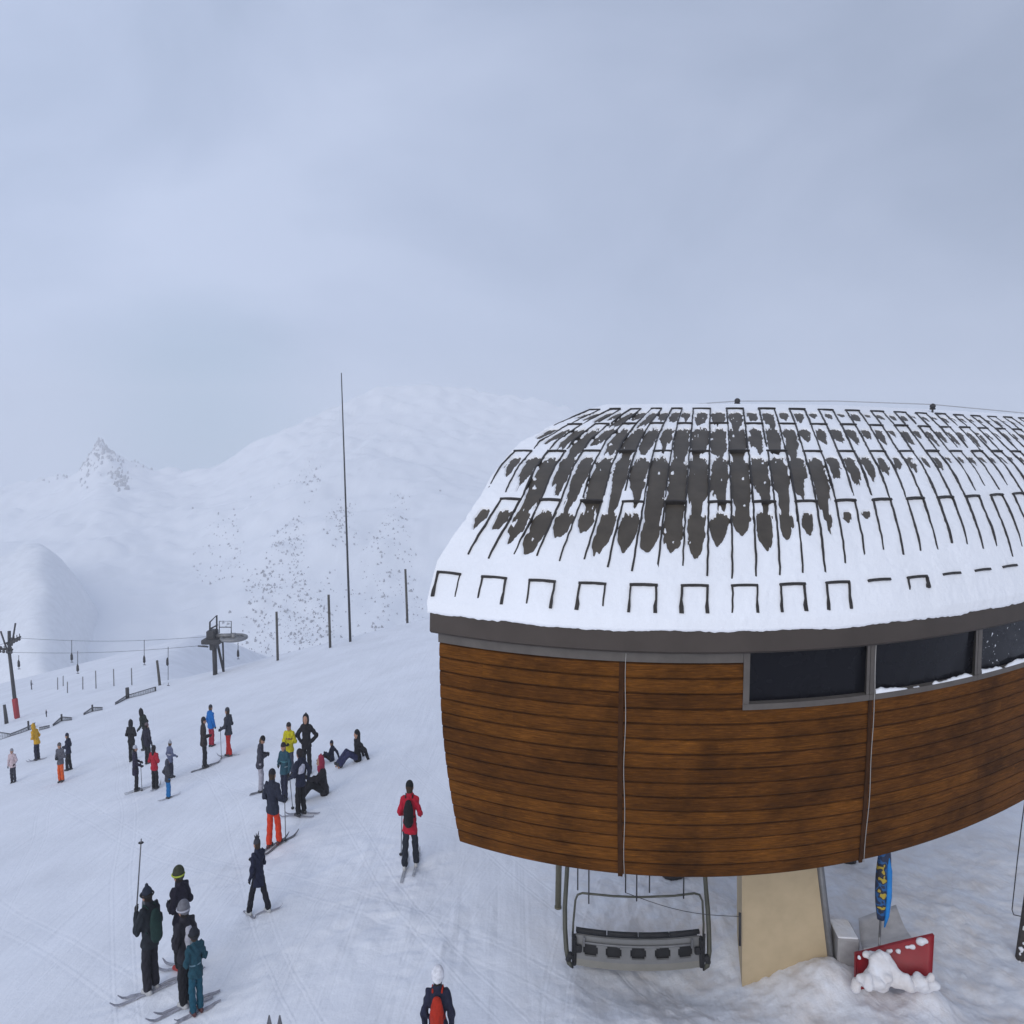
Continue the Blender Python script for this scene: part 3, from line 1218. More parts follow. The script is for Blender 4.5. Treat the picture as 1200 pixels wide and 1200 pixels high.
# strength of the melting along the front (strong left of the middle, fading to the right)
STX = [(XL - 0.2, 0.4), (-0.4, 0.7), (0.2, 0.9), (1.6, 1.0), (2.3, 1.0), (3.0, 0.92), (3.8, 0.74), (4.8, 0.46), (6.0, 0.32), (7.5, 0.22), (9.6, 0.15), (12, 0.1)]
sx_ = np.interp(A, [q[0] for q in STX], [q[1] for q in STX])
for r in range(1, 5):
    top = rowt[r]
    lo_ = rowt[r - 1]
    L = top - lo_
    for par in (0, 1):
        sel = ((ci + r) % 2 == par)
        h_ = hsh(ci, np.full_like(ci, r * 2 + par))
        amt = np.clip((sx_ if r < 3 else np.maximum(sx_, 0.46)) * (0.75 + 0.6 * h_) * {1: np.clip(0.85 - 0.22 * (A - 2.2), 0.05, 0.85), 2: 1.15, 3: 1.0, 4: 0.85}[r], 0, 1.5)
        gap = 0.05 * L + 0.10
        s0 = top - gap                                  # upper end of the bare patch
        ln = L * amt * (1.05 if par == 0 else 0.85)
        u = (s0 - T) / np.maximum(ln, 0.05)               # 0 at the top .. 1 at the tip
        wob = fbm(A * 11 + 40 * r, T * 2.2, 4, 0.6)
        fine = fbm(A * 38, T * 9, 3, 0.6)
        u = u + 0.55 * fbm(A * 9 + 7 * r, T * 0.4 + par, 3, 0.6) * np.clip(u, 0, 1) + 0.10 * fine
        core = np.where(u < 0.10, np.sqrt(np.clip(u, 0, .1) / 0.10), np.where(u < 0.6, 1.0, np.sqrt(np.clip((1.08 - u) / 0.48, 0, 1))))
        wid = core * np.clip(0.40 * np.sqrt(np.maximum(amt, 0)) + 0.10, 0, 0.56)
        dd = wid - np.abs(cu - 0.5 + 0.08 * wob) + wob * 0.12 + fine * 0.12
        dd = np.where(core <= 0, -1, dd)
        inside = sel & (u > 0.0) & (u < 1.08) & (amt > 0.12)
        bare = np.where(inside, np.maximum(bare, dd), bare)
bare = bare * np.clip((T - 0.42 - 0.45 * hsh(ci, ci * 0 + 3) - 0.10 * fbm(A * 9, T * 0 + 1, 2) - 0.9 * (cu - 0.5) ** 2) / 0.16, 0, 1)
flk = fbm(A * 26, T * 5, 3, 0.65)
k_ = np.clip((bare + 0.07 * flk * (bare > 0) - 0.01) / 0.10, 0, 1)
k_ = k_ * (1 - np.clip((fbm(A * 9 + 5, T * 5, 4, 0.6) - 0.62) / 0.06, 0, 1))
thick = thick * (1 - k_) - 0.03 * k_
# snow tucked in under the sheet ends stays thick, sinks a little along the seams
thick = thick + 0.02 * np.clip((0.45 - T) / 0.4, 0, 1)
# ragged lower edge rolling over the fascia
edge = 0.012 + 0.014 * fbm(A * 16, A * 0 + 8, 3) + 0.03 * fbm(A * 2.2, A * 0 + 3, 4, 0.6)
thick = np.where(T < 0.0, np.minimum(thick, 0.035), thick)
p, n_ = roof_frame(A, np.maximum(T, 0.0))
Pn = p + n_ * thick[..., None]
low = T < 0.0
drop = np.clip(-T / 0.075, 0, 1)[..., None]
Pn = np.where(low[..., None], BP(A, -0.045 - 0.012 * np.sin(drop[..., 0] * 3.1), -2.20 - (0.0 + (0.05 + edge)) * drop[..., 0]) + 0 * Pn, Pn)
snow = child(finish('snow_cover', grid_mesh(Pn, True), snow_roof), roof)

# lightning cable along the ridge with its ball-headed holders
mb = MB()
def ridge_pt(px, py, Y):
    return at_y(px, py, Y)
cab = [ridge_pt(690, 487, 15.0), ridge_pt(780, 476, 15.2), ridge_pt(864, 470, 15.4), ridge_pt(980, 470, 15.8), ridge_pt(1093, 474, 16.4), ridge_pt(1200, 484, 17.0), ridge_pt(1320, 494, 17.8)]
pl = []
for i in range(len(cab) - 1):
    for q in range(6):
        pl.append(cab[i].lerp(cab[i + 1], q / 6))
mb.tube(pl + [cab[-1]], 0.011, 5)
child(mb.build('lightning_cable', mat('pale_wire', (0.45, 0.45, 0.46), 0.5)), st)
for (px, py, Y) in ((864, 470, 15.4), (1093, 476, 16.4), (684, 486, 14.9), (1330, 492, 17.8)):
    p = at_y(px, py, Y)
    mb = MB()
    mb.tube([p + Vector((0, 0, -0.35)), p + Vector((0, 0, 0.02))], 0.022, 8)
    mb.tube([p + Vector((-0.06, 0, -0.06)), p + Vector((0.06, 0, -0.06))], 0.02, 6)
    mb.sphere(p, 0.062, 8)
    child(mb.build('lightning_rod', metal_dark), st)

# beige pillar carrying the hull, with a grey steel edge
beige = mat('beige_render', (0.46, 0.36, 0.225), 0.8, 0, 0.10, 2.2, 0.15, 10)
pl_, pr_ = at_y(870, 1166, 10.62), at_y(979, 1166, 10.62)
tl_, tr_ = at_y(868, 1000, 10.75), at_y(949, 1000, 10.75)
mb = MB()
zt = CZ + ZB + 0.2
zb_ = -0.5
for (L_, R_, z) in ((tl_, tr_, zt), (pl_, pr_, zb_)):
    f_ = 0
    for (q, back) in ((L_, 0), (R_, 0), (R_, 1), (L_, 1)):
        mb.v.append((q.x + back * 0.26, q.y + back * 1.1, z))
mb.f += [(0, 1, 5, 4), (1, 2, 6, 5), (2, 3, 7, 6), (3, 0, 4, 7), (3, 2, 1, 0), (4, 5, 6, 7)]
mb.m += [0] * 6
mb.sm += [False] * 6
pil = child(mb.build('pillar', beige), st)
mb = MB()
e0, e1 = Vector(mb.v[1]) if mb.v else Vector(pil.data.vertices[1].co), Vector(pil.data.vertices[5].co)
e0 = Vector(pil.data.vertices[1].co)
mb.tube([e0 + Vector((0.03, 0.0, 0)), e1 + Vector((0.03, 0.0, 0))], 0.055, 4)
child(mb.build('edge_strip', metal_grey), pil)
# olive support post further left and the thin rods hanging below the hull
q0, q1 = at_y(656, 1008, 12.2), at_y(654, 1062, 12.2)
mb = MB()
mb.tube([Vector((q0.x, q0.y, CZ + ZB + 0.05)), Vector((q1.x, q1.y, q1.z))], 0.055, 10)
mb.tube([Vector((q1.x, q1.y, q1.z)), Vector((q1.x, q1.y, q1.z - 0.03))], 0.065, 10)
child(mb.build('hanging_post', mat('olive_paint', (0.13, 0.12, 0.08), 0.5)), st)
for (px, y0, y1) in ((677, 1018, 1043), (690, 1018, 1059), (733, 1025, 1046), (746, 1030, 1056), (761, 1030, 1046), (801, 1036, 1053)):
    a_, b_ = at_y(px, y0 - 14, 10.2), at_y(px, y1, 10.2)
    mb = MB()
    mb.tube([Vector((a_.x, a_.y, CZ + ZB + 0.05)), b_], 0.011, 6)
    child(mb.build('rod', metal_dark), st)
# sagging wire below the hull from rod to pillar side
mb = MB()
w0, w1 = at_y(733, 1046, 10.2), at_y(868, 1074, 10.6)
mb.tube([w0.lerp(w1, i / 10) + Vector((0, 0, -0.10 * math.sin(math.pi * i / 10))) for i in range(11)], 0.005, 5)
mb.tube([at_y(867, 1070, 10.6), at_y(867, 1108, 10.6)], 0.02, 6)
child(mb.build('wire', metal_dark), st)
# upper ends: steel frame inside that carries roof and chairs
mb = MB()
for x in (0.2, 2.6, 5.0, 7.5):
    p0, p1 = BP(x, 0.5, -2.35), BP(x, 7.0, -2.35)
    mb.tube([p0, p1], 0.08, 8)
mb.tube([BP(x, 3.2, -2.2) for x in np.linspace(XL + 0.5, XR - 0.2, 12)], 0.09, 8)
mb.tube([BP(x, 6.2, -2.2) for x in np.linspace(XL + 0.5, XR - 0.2, 12)], 0.06, 8)
for x in (1.9, 5.6):
    mb.tube([BP(x, 4.6, -2.35), Vector((BP(x, 4.6, 0)[0], BP(x, 4.6, 0)[1], -0.6))], 0.22, 12)
child(mb.build('steel_frame', metal_dark), st)
for xe in (XL - 0.03, XR + 0.04):
    mbs = MB()
    tq = np.linspace(0.0, 7.34, 60)
    for dx in (0.0, 0.05):
        o_ = len(mbs.v)
        for q in tq:
            mbs.v.append(tuple(BP(xe + dx, q, ZRf(q) - 0.01)))
            mbs.v.append(tuple(BP(xe + dx, q, max(min(-2.5, ZRf(q) - 0.3), -2.5))))
        for i in range(59):
            mbs.f.append([o_ + 2 * i, o_ + 2 * i + 1, o_ + 2 * i + 3, o_ + 2 * i + 2])
            mbs.m.append(0)
            mbs.sm.append(False)
    child(mbs.build('gable_panel', fascia_m), st)

# ================================================================== chair hanging below the hull
cc = at_y(747, 1112, 10.9)
ch = thing('lift_chair', 'grey chairlift chair with slotted backrest hanging under the wooden hull', 'lift chair', cc, math.radians(-1.5))
HW = 1.04
shell_m = mat('chair_shell', (0.20, 0.20, 0.20), 0.45, 0.1, 0.12, 3, 0.1)
shell_lo = mat('chair_slats', (0.235, 0.225, 0.20), 0.5, 0.1, 0.1, 3, 0.1)
dark_m = mat('black_padding', (0.018, 0.018, 0.02), 0.7, 0, 0.2, 6, 0.2)


def arc_y(x):
    return -0.10 * (1 - (x / HW) ** 2)


def cp_(x, v):
    """backrest surface; v from 0 (top) to 1 (bottom), leaning"""
    return Vector((x, arc_y(x) - 0.10 * v + 0.05, 0.26 - 0.50 * v - 0.02 * (1 - (x / HW) ** 2)))


mb = MB()
holes = [(-0.745, 0.115), (-0.385, 0.125), (0.0, 0.125), (0.385, 0.125), (0.745, 0.115)]
xsn = sorted(set([round(x, 3) for x in np.linspace(-HW + .06, HW - .06, 45)] + [round(c + s * h_, 3) for c, h_ in holes for s in (-1, -0.8, 0.8, 1)]))
vsn = [0.1, 0.22, 0.34, 0.40, 0.62, 0.68, 0.8, 0.92, 1.0]


def is_hole(xa, xb, va, vb):
    xm, vm = (xa + xb) / 2, (va + vb) / 2
    for c, h_ in holes:
        if abs(xm - c) < h_ * 0.8 and 0.34 < vm < 0.68:
            return True
        if abs(xm - c) < h_ and 0.40 < vm < 0.62:
            return True
    return False


for dz in (0.0, 0.03):
    o = len(mb.v)
    for v_ in vsn:
        for x in xsn:
            mb.v.append(tuple(cp_(x, v_) + Vector((0, dz, 0))))
    m_ = len(xsn)
    for i in range(len(vsn) - 1):
        for j in range(m_ - 1):
            if is_hole(xsn[j], xsn[j + 1], vsn[i], vsn[i + 1]):
                continue
            mb.f.append([o + i * m_ + j, o + i * m_ + j + 1, o + (i + 1) * m_ + j + 1, o + (i + 1) * m_ + j])
            mb.m.append(1 if vsn[i] >= 0.8 else 0)
            mb.sm.append(True)
mb.build('backrest', [shell_m, shell_lo], ch)
mb = MB()   # black cushion behind the openings and the seat cushion beyond
for i in range(24):
    x0, x1 = -HW + 0.08 + (2 * HW - 0.16) * i / 24, -HW + 0.08 + (2 * HW - 0.16) * (i + 1) / 24
    a_, b_, c_, d_ = (cp_(x0, .15) + Vector((0, .07, 0)), cp_(x1, .15) + Vector((0, .07, 0)), cp_(x1, .9) + Vector((0, .07, 0)), cp_(x0, .9) + Vector((0, .07, 0)))
    e_ = [q + Vector((0, 0.05, 0)) for q in (a_, b_, c_, d_)]
    mb.add([a_, b_, c_, d_] + e_, [(0, 1, 2, 3), (4, 7, 6, 5), (0, 4, 5, 1), (3, 2, 6, 7)])
mb.build('cushion', dark_m, ch)
mb = MB()
mb.box((0, 0.28, -0.24), (2 * HW - 0.14, 0.52, 0.09), Matrix.Rotation(math.radians(6), 3, 'X'), 0, 0.03)
mb.build('seat', dark_m, ch)
mb = MB()   # padded top rail in sections
for i in range(4):
    x0, x1 = -HW + 0.06 + i * (2 * HW - 0.12) / 4 + 0.008, -HW + 0.06 + (i + 1) * (2 * HW - 0.12) / 4 - 0.008
    mb.tube([cp_(x0 + (x1 - x0) * q / 5, 0.0) + Vector((0, 0, 0.03)) for q in range(6)], 0.038, 10)
mb.build('top_rail', dark_m, ch)
mb = MB()
mb.tube([cp_(-HW + .17 + (2 * HW - .34) * q / 10, 0.26) + Vector((0, -0.03, 0)) for q in range(11)], 0.017, 8)
for sx0 in (-1, 1):
    mb.box(cp_(sx0 * (HW - 0.19), 0.24) + Vector((0, -.03, 0)), (0.03, 0.05, 0.15), None, 0, 0.008)
for q in (-0.3, 0.3):
    mb.box(cp_(q, 0.27) + Vector((0, -.03, 0)), (0.06, 0.05, 0.03), None, 0, 0.008)
mb.build('rear_bar', metal_grey, ch)
for s_ in (-1, 1):
    mb = MB()
    X = s_ * HW
    pts = [(X * 1.0, -0.05, -0.26), (X * 1.045, -0.08, -0.20), (X * 1.085, -0.02, 0.0), (X * 1.10, 0.10, 0.25), (X * 1.10, 0.20, 0.55), (X * 1.08, 0.26, 0.85), (X * 1.06, 0.30, 1.2), (X * 0.98, 0.32, 1.45), (X * 0.8, 0.33, 1.55), (0.0, 0.33, 1.58)]
    mb.tube(pts, [0.038] * 5 + [0.036] * 5, 10)
    mb.build('side_frame', metal_green, ch)
    mb = MB()
    mb.box((X * 0.965, 0.0, -0.03), (0.07, 0.16, 0.46), None, 0, 0.02)
    mb.box((X * 0.90, -0.06, 0.03), (0.10, 0.07, 0.12), None, 0, 0.02)
    mb.tube([(X * 0.99, -0.09, 0.33), (X * 0.99, -0.08, -0.28)], 0.016, 6)
    mb.tube([(X * 1.02, -0.10, -0.03), (X * 1.06, -0.06, -0.16)], 0.045, 8)
    mb.build('end_bracket', dark_m, ch)
mb = MB()   # thin raised safety bar
bar = [(-HW * 0.99, -0.02, 0.20), (-HW * 0.985, -0.1, 0.50), (-HW * 0.96, -0.16, 0.90), (-HW * 0.93, -0.18, 1.0), (-HW * 0.86, -0.19, 1.035), (-HW * 0.4, -0.20, 1.0), (0, -0.2, 0.99), (HW * 0.5, -0.20, 1.02), (HW * 0.80, -0.19, 1.06), (HW * 0.88, -0.18, 1.03), (HW * 0.93, -0.16, 0.92), (HW * 0.97, -0.1, 0.5), (HW * 0.99, -0.02, 0.20)]
mb.tube(bar, 0.017, 8)
mb.build('safety_bar', metal_green, ch)
mb = MB()
mb.tube([(0, 0.33, 1.55), (0, 0.36, 1.9), (0.0, 0.38, 2.3)], 0.05, 10)
mb.build('hanger_arm', metal_green, ch)

# ================================================================== things lying under the hull
# red panel half buried
a0 = at_y(1003, 1140, 10.15)
lr, rr2 = at_y(1003, 1118, 10.15), at_y(1095, 1096, 10.05)
lb, rb2 = at_y(1003, 1150, 10.05), at_y(1092, 1150, 9.95)
red_m = mat('red_paint', (0.26, 0.006, 0.012), 0.45, 0, 0.12, 5, 0.1)
pan = thing('snow_plough_blade', 'red blade with grey sheet behind, half buried in snow, right of the beige pillar', 'plough blade', (lr.x, lr.y, 0.0))
mb = MB()
nn = 14
for dy in (0.0, 0.05):
    o = len(mb.v)
    for i in range(nn + 1):
        u = i / nn
        top = lr.lerp(rr2, u)
        top.z = lr.z + (rr2.z - lr.z) * u ** 1.6 - 0.02 * math.sin(math.pi * u)
        bot = lb.lerp(rb2, u)
        bow = 0.10 * math.sin(math.pi * u)
        mb.v.append((top.x, top.y + bow + dy, top.z))
        mb.v.append((bot.x, bot.y + bow + dy, bot.z - 0.15))
    for i in range(nn):
        mb.f.append([o + 2 * i, o + 2 * i + 2, o + 2 * i + 3, o + 2 * i + 1][::1 if dy else -1])
        mb.m.append(0)
        mb.sm.append(True)
oo = 2 * (nn + 1)
for i in range(nn):
    mb.f.append([2 * i, 2 * i + 2, oo + 2 * i + 2, oo + 2 * i])
    mb.m.append(0)
    mb.sm.append(False)
mb.f += [[0, 1, oo + 1, oo], [2 * nn, 2 * nn + 1, oo + 2 * nn + 1, oo + 2 * nn]]
mb.m += [0, 0]
mb.sm += [False, False]
child(mb.build('blade', red_m), pan)
mb = MB()   # grey curved sheet behind the red front
g0, g1_, g2, g3 = at_y(1012, 1112, 10.4), at_y(1074, 1104, 10.35), at_y(1050, 1060, 11.6), at_y(1006, 1076, 11.6)
for i in range(9):
    for j in range(9):
        u, v_ = i / 8, j / 8
        p = g0.lerp(g1_, u).lerp(g3.lerp(g2, u), v_)
        mb.v.append((p.x, p.y, p.z - 0.14 * math.sin(math.pi * v_) * (1 - 0.3 * u)))
for i in range(8):
    for j in range(8):
        mb.f.append([i * 9 + j, i * 9 + 9 + j, i * 9 + 10 + j, i * 9 + j + 1])
        mb.m.append(0)
        mb.sm.append(True)
gs = child(mb.build('grey_sheet', mat('frosted_sheet', (0.60, 0.565, 0.54), 0.7, 0, 0.2, 3, 0.2)), pan)
sol = gs.modifiers.new('thickness', 'SOLIDIFY')
sol.thickness = 0.03
# snow clods caked on the blade
cl = [(1024, 1124, 9.97, .06), (1031, 1119, 9.98, .06), (1039, 1122, 9.97, .06), (1034, 1130, 9.93, .085), (1026, 1136, 9.92, .075), (1044, 1134, 9.91, .075), (1018, 1143, 9.9, .07), (1034, 1144, 9.88, .10), (1052, 1143, 9.88, .07),
      (1004, 1150, 9.92, .06), (1066, 1149, 9.85, .06), (1076, 1145, 9.83, .065), (1086, 1150, 9.82, .06), (1095, 1153, 9.8, .05)]
for q in range(22):      # ragged fringe along the top edge
    u = random.random()
    cl.append((1005 + 88 * u, 1118.5 - 21 * u ** 1.6 + random.uniform(-1.0, 4.0), 10.06 + 0.09 * math.sin(math.pi * u), random.uniform(.008, .026)))
for _ in range(16):
    cl.append((random.uniform(1006, 1092), random.uniform(1142, 1158), random.uniform(9.7, 9.86), random.uniform(.025, .05)))
prims = []
for (px, py, Y, r_) in cl:
    p = at_y(px, py, Y)
    prims.append(((p.x, p.y, p.z), (p.x + random.uniform(-.6, .6) * r_, p.y, p.z - (0.1 if r_ > .05 else 0.6 * r_)), r_, r_ * 1.2))


def lumpy(P, D):
    x, y, z = P[..., 0], P[..., 1], P[..., 2]
    return D + 0.013 * (fbm(x * 9 + y * 4, z * 9 - y * 5, 4, 0.65) + 0.5 * fbm(y * 14 + 3, x * 12 + z * 6, 3))


sdf_obj('caked_snow', prims, snow_piste, None, 0.012, 0.08, 0.08, lumpy)
child(bpy.data.objects['caked_snow'], pan)

# grey concrete block beside the pillar
bp0 = at_y(987, 1100, 10.75)
mb = MB()
mb.box((0, 0, 0.18), (0.32, 0.5, 0.75), Matrix.Rotation(math.radians(-6), 3, 'Z'), 0, 0.03)
mb.box((-0.02, -0.02, 0.56), (0.30, 0.46, 0.03), Matrix.Rotation(math.radians(-6), 3, 'Z'), 1, 0.014)
mb.box((0.14, -0.1, -0.1), (0.1, 0.4, 0.2), Matrix.Rotation(math.radians(-6), 3, 'Z'), 0, 0.02)
o = mb.build('concrete_block', [mat('concrete', (0.32, 0.31, 0.31), 0.9, 0, 0.2, 4, 0.3), snow_piste])
o.location = (bp0.x + 0.02, bp0.y, g1(bp0.x, bp0.y) - 0.06)
tag(o, 'grey concrete block standing in snow against the beige pillar', 'concrete block')

# blue furled banner on a pole
b0, b1 = at_y(1031, 1094, 10.3), at_y(1034, 972, 10.3)
bn = thing('banner', 'blue and yellow furled banner on a thin metal pole under the hull', 'banner', (b0.x, b0.y, b0.z))
mb = MB()
mb.tube([(0, 0, -0.05 if b0.z - 0.05 > 0 else -b0.z), (0, 0, b1.z - b0.z)], 0.018, 8)
# the pole stands in the snow
mb.tube([(0, 0, g1(b0.x, b0.y) - b0.z - 0.1), (0, 0, 0)], 0.018, 8)
mb.build('pole', metal_grey, bn)
blue = bpy.data.materials.new('banner_cloth')
blue.use_nodes = True
t = blue.node_tree
b = t.nodes['Principled BSDF']
b.inputs['Roughness'].default_value = 0.6
c_ = N(t, 'ShaderNodeTexCoord')
n_ = N(t, 'ShaderNodeTexNoise', i_Scale=5.5, i_Detail=2.0)
link(t, c_, 'Object', n_, 'Vector')
r_ = ramp(t, [(0.0, (0.012, 0.025, 0.07)), (0.46, (0.012, 0.09, 0.26)), (0.52, (0.015, 0.02, 0.04)), (0.585, (0.42, 0.30, 0.03))], 'CONSTANT')
link(t, n_, 'Fac', r_, 'Fac')
link(t, r_, 'Color', b, 'Base Color')
mb = MB()
hb = b1.z - b0.z
for i in range(25):
    u = i / 24
    wv = 0.098 * math.sin(math.pi * min(1, 0.12 + 0.88 * u)) ** 0.6
    for k in range(10):
        an = 2 * math.pi * k / 10
        fold = 1 + 0.25 * math.sin(3 * an + 2 * u)
        mb.v.append((0.015 + wv * fold * math.cos(an), 0.6 * wv * fold * math.sin(an), 0.22 + u * (hb - 0.2)))
for i in range(24):
    for k in range(10):
        mb.f.append([i * 10 + k, i * 10 + (k + 1) % 10, i * 10 + 10 + (k + 1) % 10, i * 10 + 10 + k])
        mb.m.append(0)
        mb.sm.append(True)
mb.f += [list(range(10))[::-1], [240 + k for k in range(10)]]
mb.m += [0, 0]
mb.sm += [False, False]
mb.build('cloth', blue, bn)
mb = MB()
mb.tube([(0.050, -0.03, 0.12), (0.075, -0.04, 0.3), (0.088, -0.04, 0.6), (0.085, -0.03, 1.0), (0.07, 0.0, 1.25)], [0.010, 0.030, 0.042, 0.040, 0.012], 6)
mb.build('stripe', mat('bright_blue_cloth', (0.01, 0.20, 0.55), 0.6), bn)

# snow crusted post at the right border with a loop of wire
m0 = hit(1197, 1122)
m1 = at_y(1216, 985, m0.y + 0.1)
rt = thing('snowy_post', 'dark leaning post crusted with snow at the right border', 'post', (m0.x, m0.y, m0.z))
mb = MB()
dm = m1 - m0
mb.tube([Vector((-0.02, 0, g1(m0.x, m0.y) - m0.z - 0.2)), Vector((0, 0, 0.0)), dm * 0.5, dm], [0.085, 0.085, 0.08, 0.075], 12)
mb.build('post_shaft', mat('rough_bark_post', (0.05, 0.042, 0.038), 0.85, 0, 0.4, 12, 0.8, 30), rt)
prims = []
for i in range(60):
    u = random.uniform(-0.1, 0.75)
    c = dm * u + Vector((random.uniform(-.085, .05), -0.07 - random.uniform(-.03, .015), 0))
    prims.append((tuple(c), tuple(c + Vector((random.uniform(-.03, .03), 0, random.uniform(.02, .07)))), random.uniform(.008, .022), random.uniform(.008, .026)))
sdf_obj('crust', prims, snow_piste, rt, 0.011, 0.012)
mb = MB()
l0 = [at_y(px, py, 9.5) - m0 for px, py in ((1197, 1074), (1188, 1072), (1186, 1066), (1192, 1010), (1198, 960), (1203, 925))]
mb.tube(l0, 0.007, 5)
mb.build('wire_loop', metal_dark, rt)

# ================================================================== drag lift, poles and nets on the slope
def pix_size(n, Y):
    return n / F * Y


# pylon with two arms and a red foot pad, beyond the nets on the left
pb = hit(20, 842)
PY = pb.y
pt = at_y(11, 766, PY)
hd = at_y(12, 750, PY)
H = pt.z - pb.z
k = PY / 62.0
py_ = thing('lift_pylon', 'dark drag lift pylon with crossed arms and a red padded foot at the left border', 'lift pylon', pb)
off = pt - pb
mb = MB()
mb.tube([(0, 0, -0.3), (off.x * 0.5, 0, H * 0.5), (off.x, 0, H)], [0.17 * k, 0.15 * k, 0.13 * k], 10)
mb.tube([(off.x, 0, H), (off.x + 0.1 * k, 0, H + 2.0 * k)], 0.13 * k, 8)
mb.build('mast', metal_dark, py_)
pad = mat('red_pad', (0.32, 0.02, 0.03), 0.7, 0, 0.15, 3)
mb = MB()
mb.tube([(0.02, 0, 0.02), (0.01, 0, 0.1), (-0.10, 0, 1.75 * k), (-0.11, 0, 1.82 * k)], [0.17 * k, 0.22 * k, 0.22 * k, 0.17 * k], 12)
mb.build('foot_pad', pad, py_)
for (x0, z0, x1, z1, r_) in ((-0.1, 0.0, -0.65, 2.0, .07), (0.25, 0.7, 0.68, 2.7, .07)):
    mb = MB()
    mb.tube([(off.x + x0 * k, 0, H + z0 * k), (off.x + x1 * k, 0, H + z1 * k)], r_ * k, 6)
    mb.build('stay', metal_dark, py_)
for (x0, z0, x1, z1) in ((-1.0, 0.45, 0.3, 0.35), (0.1, 1.05, 1.05, 1.5)):
    mb = MB()
    mb.tube([(off.x + x0 * k, 0, H + z0 * k), (off.x + x1 * k, 0, H + z1 * k)], 0.10 * k, 6)
    mb.tube([(off.x + x0 * k, -0.5 * k, H + z0 * k), (off.x + x0 * k, 0.5 * k, H + z0 * k)], 0.08 * k, 6)
    for q in range(5):
        u = q / 4
        mb.sphere((off.x + (x0 + (x1 - x0) * u) * k, -0.2 * k, H + (z0 + (z1 - z0) * u - 0.16) * k), (0.15 * k, 0.06 * k, 0.15 * k), 6)
        mb.tube([(off.x + (x0 + (x1 - x0) * u) * k, -0.1, H + (z0 + (z1 - z0) * u - 0.2) * k), (off.x + (x0 + (x1 - x0) * u) * k, -0.1, H + (z0 + (z1 - z0) * u + 0.3) * k)], 0.035 * k, 5)
    mb.build('roller_arm', metal_dark, py_)

# return station of the drag lift on the crest
tb = hit(251, 791)
TY = tb.y
u1 = TY / F            # metres per pixel there
te = thing('lift_terminal', 'steel drag lift return station with a horizontal wheel on legs on the crest', 'lift terminal', tb)


def T_(px, py, dy=0.0):
    p = at_y(px, py, TY + dy)
    return p - tb


mb = MB()
g_ = g1(tb.x, tb.y) - tb.z - 0.2
p = T_(251, 754)
mb.tube([(p.x, 0, g_), p], 0.17, 10)
mb.build('leg', metal_dark, te)
for (xa, ya, xb, yb, dy, r_) in ((263, 790, 255, 755, 0.6, .1), (262, 778, 261, 750, 1.2, .07)):
    mb = MB()
    a_, b_ = T_(xa, ya, dy), T_(xb, yb, dy)
    a_.z = min(a_.z, g1(a_.x + tb.x, a_.y + tb.y) - tb.z) - 0.1
    mb.tube([a_, b_], r_, 8)
    mb.build('leg', metal_dark, te)
mb = MB()    # platform and machine body
c0 = (T_(240, 752) + T_(262, 748)) / 2
mb.box(c0, (22 * u1, 1.5, 0.35), None, 0, 0.05)
mb.box(T_(249, 744), (10 * u1, 0.9, 0.8), None, 0, 0.08)
mb.box(T_(251, 757), (7 * u1, 0.8, 0.5), None, 0, 0.06)
mb.build('machine', metal_dark, te)
mb = MB()    # bull wheel
wc = T_(274, 747.5)
RW = 14 * u1
ring = [wc + Vector((RW * math.cos(6.2832 * q / 28), RW * math.sin(6.2832 * q / 28) * 0.98, 0.0)) for q in range(29)]
mb.tube(ring, 0.14, 8, cap=False)
for q in range(6):
    an = math.pi * q / 6
    mb.tube([wc + Vector((RW * math.cos(an), RW * math.sin(an), 0)), wc - Vector((RW * math.cos(an), RW * math.sin(an), 0))], 0.06, 6)
mb.tube([wc + Vector((0, 0, -0.2)), wc + Vector((0, 0, 0.35))], 0.2, 10)
mb.tube([T_(252, 745), wc + Vector((0, 0, 0.2))], 0.16, 8)
mb.build('bull_wheel', metal_grey, te)
mb = MB()    # guard rails and gantry
for pts in (((246, 752), (246, 729), (254, 721), (254, 748)), ((246, 737), (254, 733)), ((243, 752), (247, 742)), ((257, 742), (257, 728), (271, 728), (271, 742)), ((257, 735), (271, 735))):
    mb.tube([T_(*q) for q in pts], 0.065 if pts[0][0] < 250 else 0.035, 6)
for q in ((232, 757, 244, 758), (240, 753, 245, 742)):
    mb.tube([T_(q[0], q[1]), T_(q[2], q[3])], 0.06, 6)
mb.build('guard_rail', metal_dark, te)

# the two haul cables between pylon and terminal
CB = {}
for j, (lab, y0, y1, dy) in enumerate((('upper thin grey haul cable running from pylon to return station', 748, 746, 1.0), ('lower thin grey haul cable running from pylon to return station', 764, 756, -1.0))):
    a_, b_ = at_y(-6 if j else 26, y0, PY + dy * .6), at_y(243, y1, TY + dy)
    pts = [a_.lerp(b_, i / 16) + Vector((0, 0, -0.30 * math.sin(math.pi * i / 16))) for i in range(17)]
    # ... and on beyond the pylon, out of the picture
    pts = [a_ + (a_ - b_) * 0.5 + Vector((0, 0, -2))] + pts
    mb = MB()
    mb.tube(pts, 0.015, 5)
    o = mb.build('haul_cable', wire_mat)
    tag(o, lab, 'cable', 'haul cables of the drag lift')
    CB[j] = (a_, b_)

